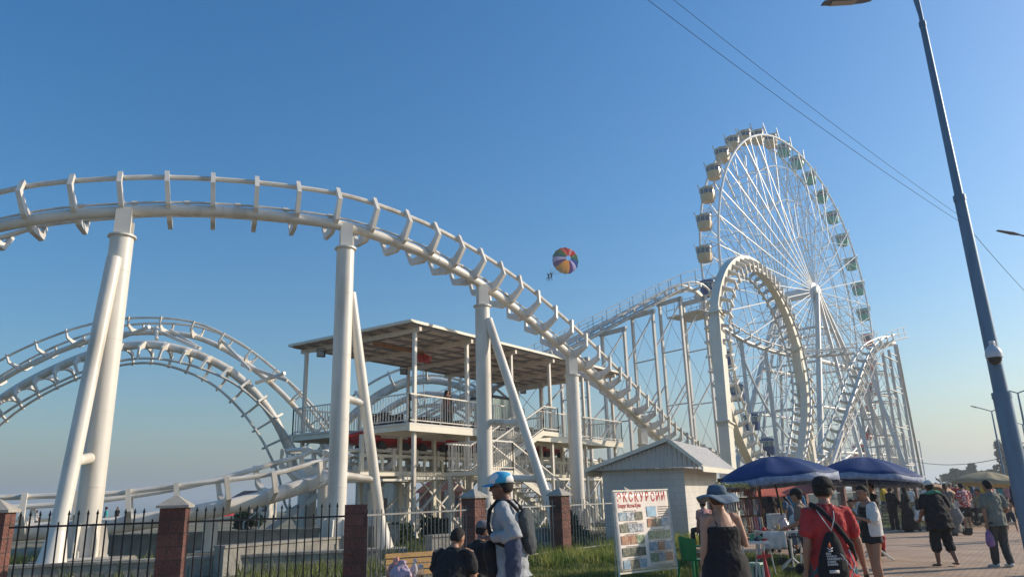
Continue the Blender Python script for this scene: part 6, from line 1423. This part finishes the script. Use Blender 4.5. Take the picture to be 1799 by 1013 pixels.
# ------------------------------------------------------------------ far buildings, trees, beach
hs = thing('beach_house', 'small cream house with a low gable roof and round chimney behind the coaster', 'house', gp(680, 62)); p = gp(678, 62); cw = mat('cream_wall', (.58, .52, .42), .85)
b = MB(); b.box(p+V((0, 2, 1.2)), (3.3, 4, 2.4)); b.prism([(-1.65, 2.402), (1.65, 2.402), (.4, 3.2)], p+V((0, .1, 0)), V((1, 0, 0)), V((0, 0, 1)), V((0, 1, 0)), .2); obj('wall', b, cw, hs, smooth=False)
for a, c in (((-1.85, 2.35), (.4, 3.3)), ((.4, 3.3), (1.85, 2.35))):
    b = MB(); A1, C1 = p+V((a[0], -.2, a[1])), p+V((c[0], -.2, c[1])); A2, C2 = A1+V((0, 4.6, 0)), C1+V((0, 4.6, 0)); b.add([A1, C1, C2, A2]+[k+V((0, 0, .08)) for k in (A1, C1, C2, A2)], [(3, 2, 1, 0), (4, 5, 6, 7), (0, 1, 5, 4), (2, 3, 7, 6), (1, 2, 6, 5), (3, 0, 4, 7)]); obj('roof', b, mat('pale_roof', (.45, .40, .32), .8), hs, smooth=False)
obj('chimney', MB().cyl(p+V((.3, 1.0, 2.9)), p+V((.3, 1.0, 4.2)), .28, n=12), cw, hs); obj('chimney_cap', MB().cyl(p+V((.3, 1.0, 4.3)), p+V((.3, 1.0, 4.36)), .36, n=12), cw, hs)
obj('door', MB().box(p+V((-.3, -.012, .9)), (.8, .02, 1.8)), mat('brown_door', (.16, .08, .04), .6), hs, smooth=False)
for px, Y, w_, lb, rc in ((772, 70, 4.6, 'brown roofed brick pavilion seen left of the first grey fence pillar', (.14, .05, .035)), (440, 92, 5.5, 'dark kiosk with a flat roof far behind the black fence', (.05, .05, .055)), (1560, 130, 9, 'low pale kiosk far beyond the coaster on the right', (.3, .28, .25))):
    p = gp(px, Y); t = thing('beach_pavilion' if px != 440 else 'kiosk', lb, 'pavilion', p); b = MB(); b.box(p+V((0, 1.5, 1.1)), (w_*.8, 3, 2.2)); obj('wall', b, mat('pavilion_brick', (.22, .10, .07), .85) if px == 772 else cw, t, smooth=False)
    b = MB(); z = 2.202; b.add([p+V((-w_/2, -.3, z)), p+V((w_/2, -.3, z)), p+V((w_/2, 3.3, z)), p+V((-w_/2, 3.3, z)), p+V((-w_*.25, 1.2, z+1.0)), p+V((w_*.25, 1.2, z+1.0))], [(3, 2, 1, 0), (0, 1, 5, 4), (1, 2, 5), (2, 3, 4, 5), (3, 0, 4)]); obj('roof', b, mat('roof_%d' % px, rc, .8), t, smooth=False)
    for q in (-.25, .1, .3): obj('window', MB().box(p+V((w_*q, -.012, 1.2)), (.6, .02, .9)), mat('dark_window', (.04, .05, .06), .1), t, smooth=False)
leafm = {}
def foliage(b, c, r, n, rr, size=.3, squash=1):
    for i in range(n):
        d = V((rr.gauss(0, 1), rr.gauss(0, 1), rr.gauss(0, 1))).normalized(); k = rr.uniform(.55, 1.0); p = c+V((d.x*r[0], d.y*r[1], d.z*r[2]))*k
        u = V((rr.gauss(0, 1), rr.gauss(0, 1), rr.gauss(0, 1))).normalized(); v = u.cross(V((rr.gauss(0, 1), rr.gauss(0, 1), 1))).normalized(); s_ = size*rr.uniform(.6, 1.3)
        b.add([p-u*s_*.5, p+v*s_*.3, p+u*s_*.5, p-v*s_*.3], [(0, 1, 2, 3)])
def leaf_mat(name, a, c):
    m = two_tone(name, a, c, 'noise', 1.3, .35, .65, .75); return m
lm = [leaf_mat('leaves_green', (.030, .055, .02), (.075, .115, .04)), leaf_mat('leaves_dark', (.022, .042, .018), (.055, .085, .032))]
def tree(label, px, Y, hgt, w_, seed, tall=True, ls=.6):
    rr = random.Random(seed); p = gp(px, Y); t = thing('poplar_tree' if tall else 'broadleaf_tree', label, 'tree', p, group='trees beyond the plaza')
    b = MB(); b.loft([(p, .3, .3), (p+V((.1, 0, hgt*.4)), .2, .2), (p+V((0, 0, hgt*.85)), .05, .05)], 8)
    for k in range(7): z = hgt*(.2+.09*k); an = k*2.3; b.cyl(p+V((0, 0, z)), p+V((math.cos(an)*w_*.35, math.sin(an)*w_*.35, z+hgt*.16)), .08, .02, n=5)
    obj('trunk', b, mat('bark', (.10, .08, .06), .9), t); b = MB()
    for k in range(26 if tall else 20):
        f_ = k/(25 if tall else 19); z = hgt*(.14+.84*f_); wr_ = w_*(.5 if tall else .7)*(math.sin(math.pi*min(1, .18+.82*f_))**.7)*.8; an = rr.uniform(0, 6.3); rad_ = wr_*rr.uniform(.15, .75)
        foliage(b, p+V((math.cos(an)*rad_, math.sin(an)*rad_, z)), (w_*rr.uniform(.16, .28), w_*rr.uniform(.16, .28), hgt*rr.uniform(.05, .09)), 110, rr, ls)
    obj('crown', b, lm[seed % 2], t, smooth=False)
tree('slender poplar just left of the big lamp pole', 1768, 190, 11.5, 4.0, 1); tree('taller poplar right of the slender one, behind the lamp pole', 1786, 180, 11.5, 5.0, 2); tree('poplar at the extreme right edge', 1803, 175, 10.5, 5, 3)
for i, (px, hgt, w_) in enumerate(((1668, 4.5, 6), (1682, 6.0, 5), (1700, 5.5, 7), (1714, 7.2, 5), (1728, 5.0, 8), (1748, 5.5, 8))):
    tree('distant broad tree, %s in the row under the twin lamp' % ['first from the left', 'second from the left', 'third from the left', 'the tallest spire', 'fifth from the left', 'the last before the poplars'][i], px, 230, hgt, w_, 10+i, tall=(i in (1, 3)), ls=.8)
# ------------------------------------------------------------------ grass and shrubs
def inpoly(x, y, P):
    c = False; j = len(P)-1
    for i in range(len(P)):
        if (P[i][1] > y) != (P[j][1] > y) and x < (P[j][0]-P[i][0])*(y-P[i][1])/(P[j][1]-P[i][1])+P[i][0]: c = not c
        j = i
    return c
grm = two_tone('grass_blades', (.07, .12, .025), (.24, .25, .07), 'noise', 1.2, .35, .65, .7); grm2 = two_tone('tall_grass_blades', (.11, .18, .03), (.36, .36, .10), 'noise', 2, .35, .65, .7)
translucent(grm, .35); translucent(grm2, .4); translucent(lm[0], .3); translucent(lm[1], .3); translucent(blueu, .25); translucent(crm, .35)
def blades(name, P, dens, h0, h1, m_, seed, z0=.05, lab='', keep=None):
    rr = random.Random(seed); b = MB(); xs_ = [p[0] for p in P]; ys_ = [p[1] for p in P]; ar = (max(xs_)-min(xs_))*(max(ys_)-min(ys_)); n = int(ar*dens)
    for _ in range(n):
        x, y = rr.uniform(min(xs_), max(xs_)), rr.uniform(min(ys_), max(ys_))
        if not inpoly(x, y, P) or (keep and not keep(x, y, rr)): continue
        h_ = rr.uniform(h0, h1); an = rr.uniform(0, 6.28); w_ = .008+.004*y/15; d = V((math.cos(an), math.sin(an), 0)); l_ = V((rr.gauss(0, .3), rr.gauss(0, .3), 0))*h_; p = V((x, y, z0))
        b.add([p-d*w_, p+d*w_, p+l_*.45+V((0, 0, h_*.6))+d*w_*.7, p+l_*.45+V((0, 0, h_*.6))-d*w_*.7, p+l_+V((0, 0, h_))], [(0, 1, 2, 3), (3, 2, 4)])
    o = obj(name, b, m_, smooth=False); tag(o, lab, 'grass', kind='stuff')
blades('grass', bed1, 700, .05, .14, grm, 1, lab='short green grass between the kerb and the grey fence')
blades('tall_grass', [fl(-1.5, .9), fl(7.2, .9), fl(7.2, -.6), fl(-1.5, -.6)], 420, .10, .46, grm2, 2, lab='tall uncut grass growing along the foot of the grey fence', keep=lambda x, y, r_: math.sin(x*2.3)+math.sin(y*1.7+x) > -.9+r_.uniform(-.5, .5))
blades('tall_grass', [(.3, 17.0), (2.4, 18.2), (2.7, 20.4), (1.2, 19.6)], 500, .12, .38, grm2, 3, lab='yellow green tuft of tall grass left of the excursion board')
blades('weeds', [(-15, 13.6), (-3, 15.6), (3.5, 25), (9, 32), (4, 40), (-18, 34)], 55, .12, .45, grm, 4, z0=0, lab='patchy weeds and grass inside the park behind the fence', keep=lambda x, y, r_: y > 15.2+.35*x*0 and math.sin(x*1.1)+math.sin(y*.9+x*.4) > .1)
blades('grass', bed2, 12, .08, .25, grm, 6, lab='grass on the far bed behind the crowd')
rr = random.Random(9)
for i, (px, Y, r_, lb) in enumerate(((120, 30, .7, 'round green bush behind the leftmost leaning strut'), (420, 27, .7, 'low bush at the foot of the narrow steel stair'), (700, 27, .7, 'bush between the capless pillar and the station post'), (768, 30, .8, 'scrubby bush left of the first capped grey fence pillar'), (1000, 26, .9, 'overgrown bush beside the stair foot right of the pillar'), (1010, 21.3, .45, 'leafy weed at the base of the second capped pillar'), (440, 48, 1.1, 'dark bush far behind the low track'))):
    p = gp(px, Y); t = thing('bush', lb, 'bush', p, group='bushes in the park'); b = MB()
    for k in range(7): an = rr.uniform(0, 6.3); foliage(b, p+V((math.cos(an)*r_*.4, math.sin(an)*r_*.4, r_*rr.uniform(.3, .9))), (r_*.5, r_*.5, r_*.4), 130, rr, .10+.004*Y)
    obj('foliage', b, lm[i % 2], t, smooth=False); b = MB()
    for k in range(5): an = k*1.3; b.cyl(p, p+V((math.cos(an)*r_*.5, math.sin(an)*r_*.5, r_*.9)), .02, .008, n=5)
    obj('stem', b, MATS['bark'], t)
# ------------------------------------------------------------------ air
hz_ = MB(); hz_.box((0, 1600, 32.5), (6400, 5200, 67)); hzo = obj('haze', hz_, mat('haze_air', (1, 1, 1)), smooth=False); hzo['kind'] = 'stuff'
hm_ = bpy.data.materials.new('air_haze'); hm_.use_nodes = True; hn_ = hm_.node_tree.nodes; hn_.remove(hn_['Principled BSDF'])
pv = hn_.new('ShaderNodeVolumePrincipled'); pv.inputs['Color'].default_value = (.84, .93, 1, 1); pv.inputs['Density'].default_value = .0007; pv.inputs['Anisotropy'].default_value = .28
hm_.node_tree.links.new(pv.outputs[0], hn_['Material Output'].inputs['Volume']); hzo.data.materials[0] = hm_
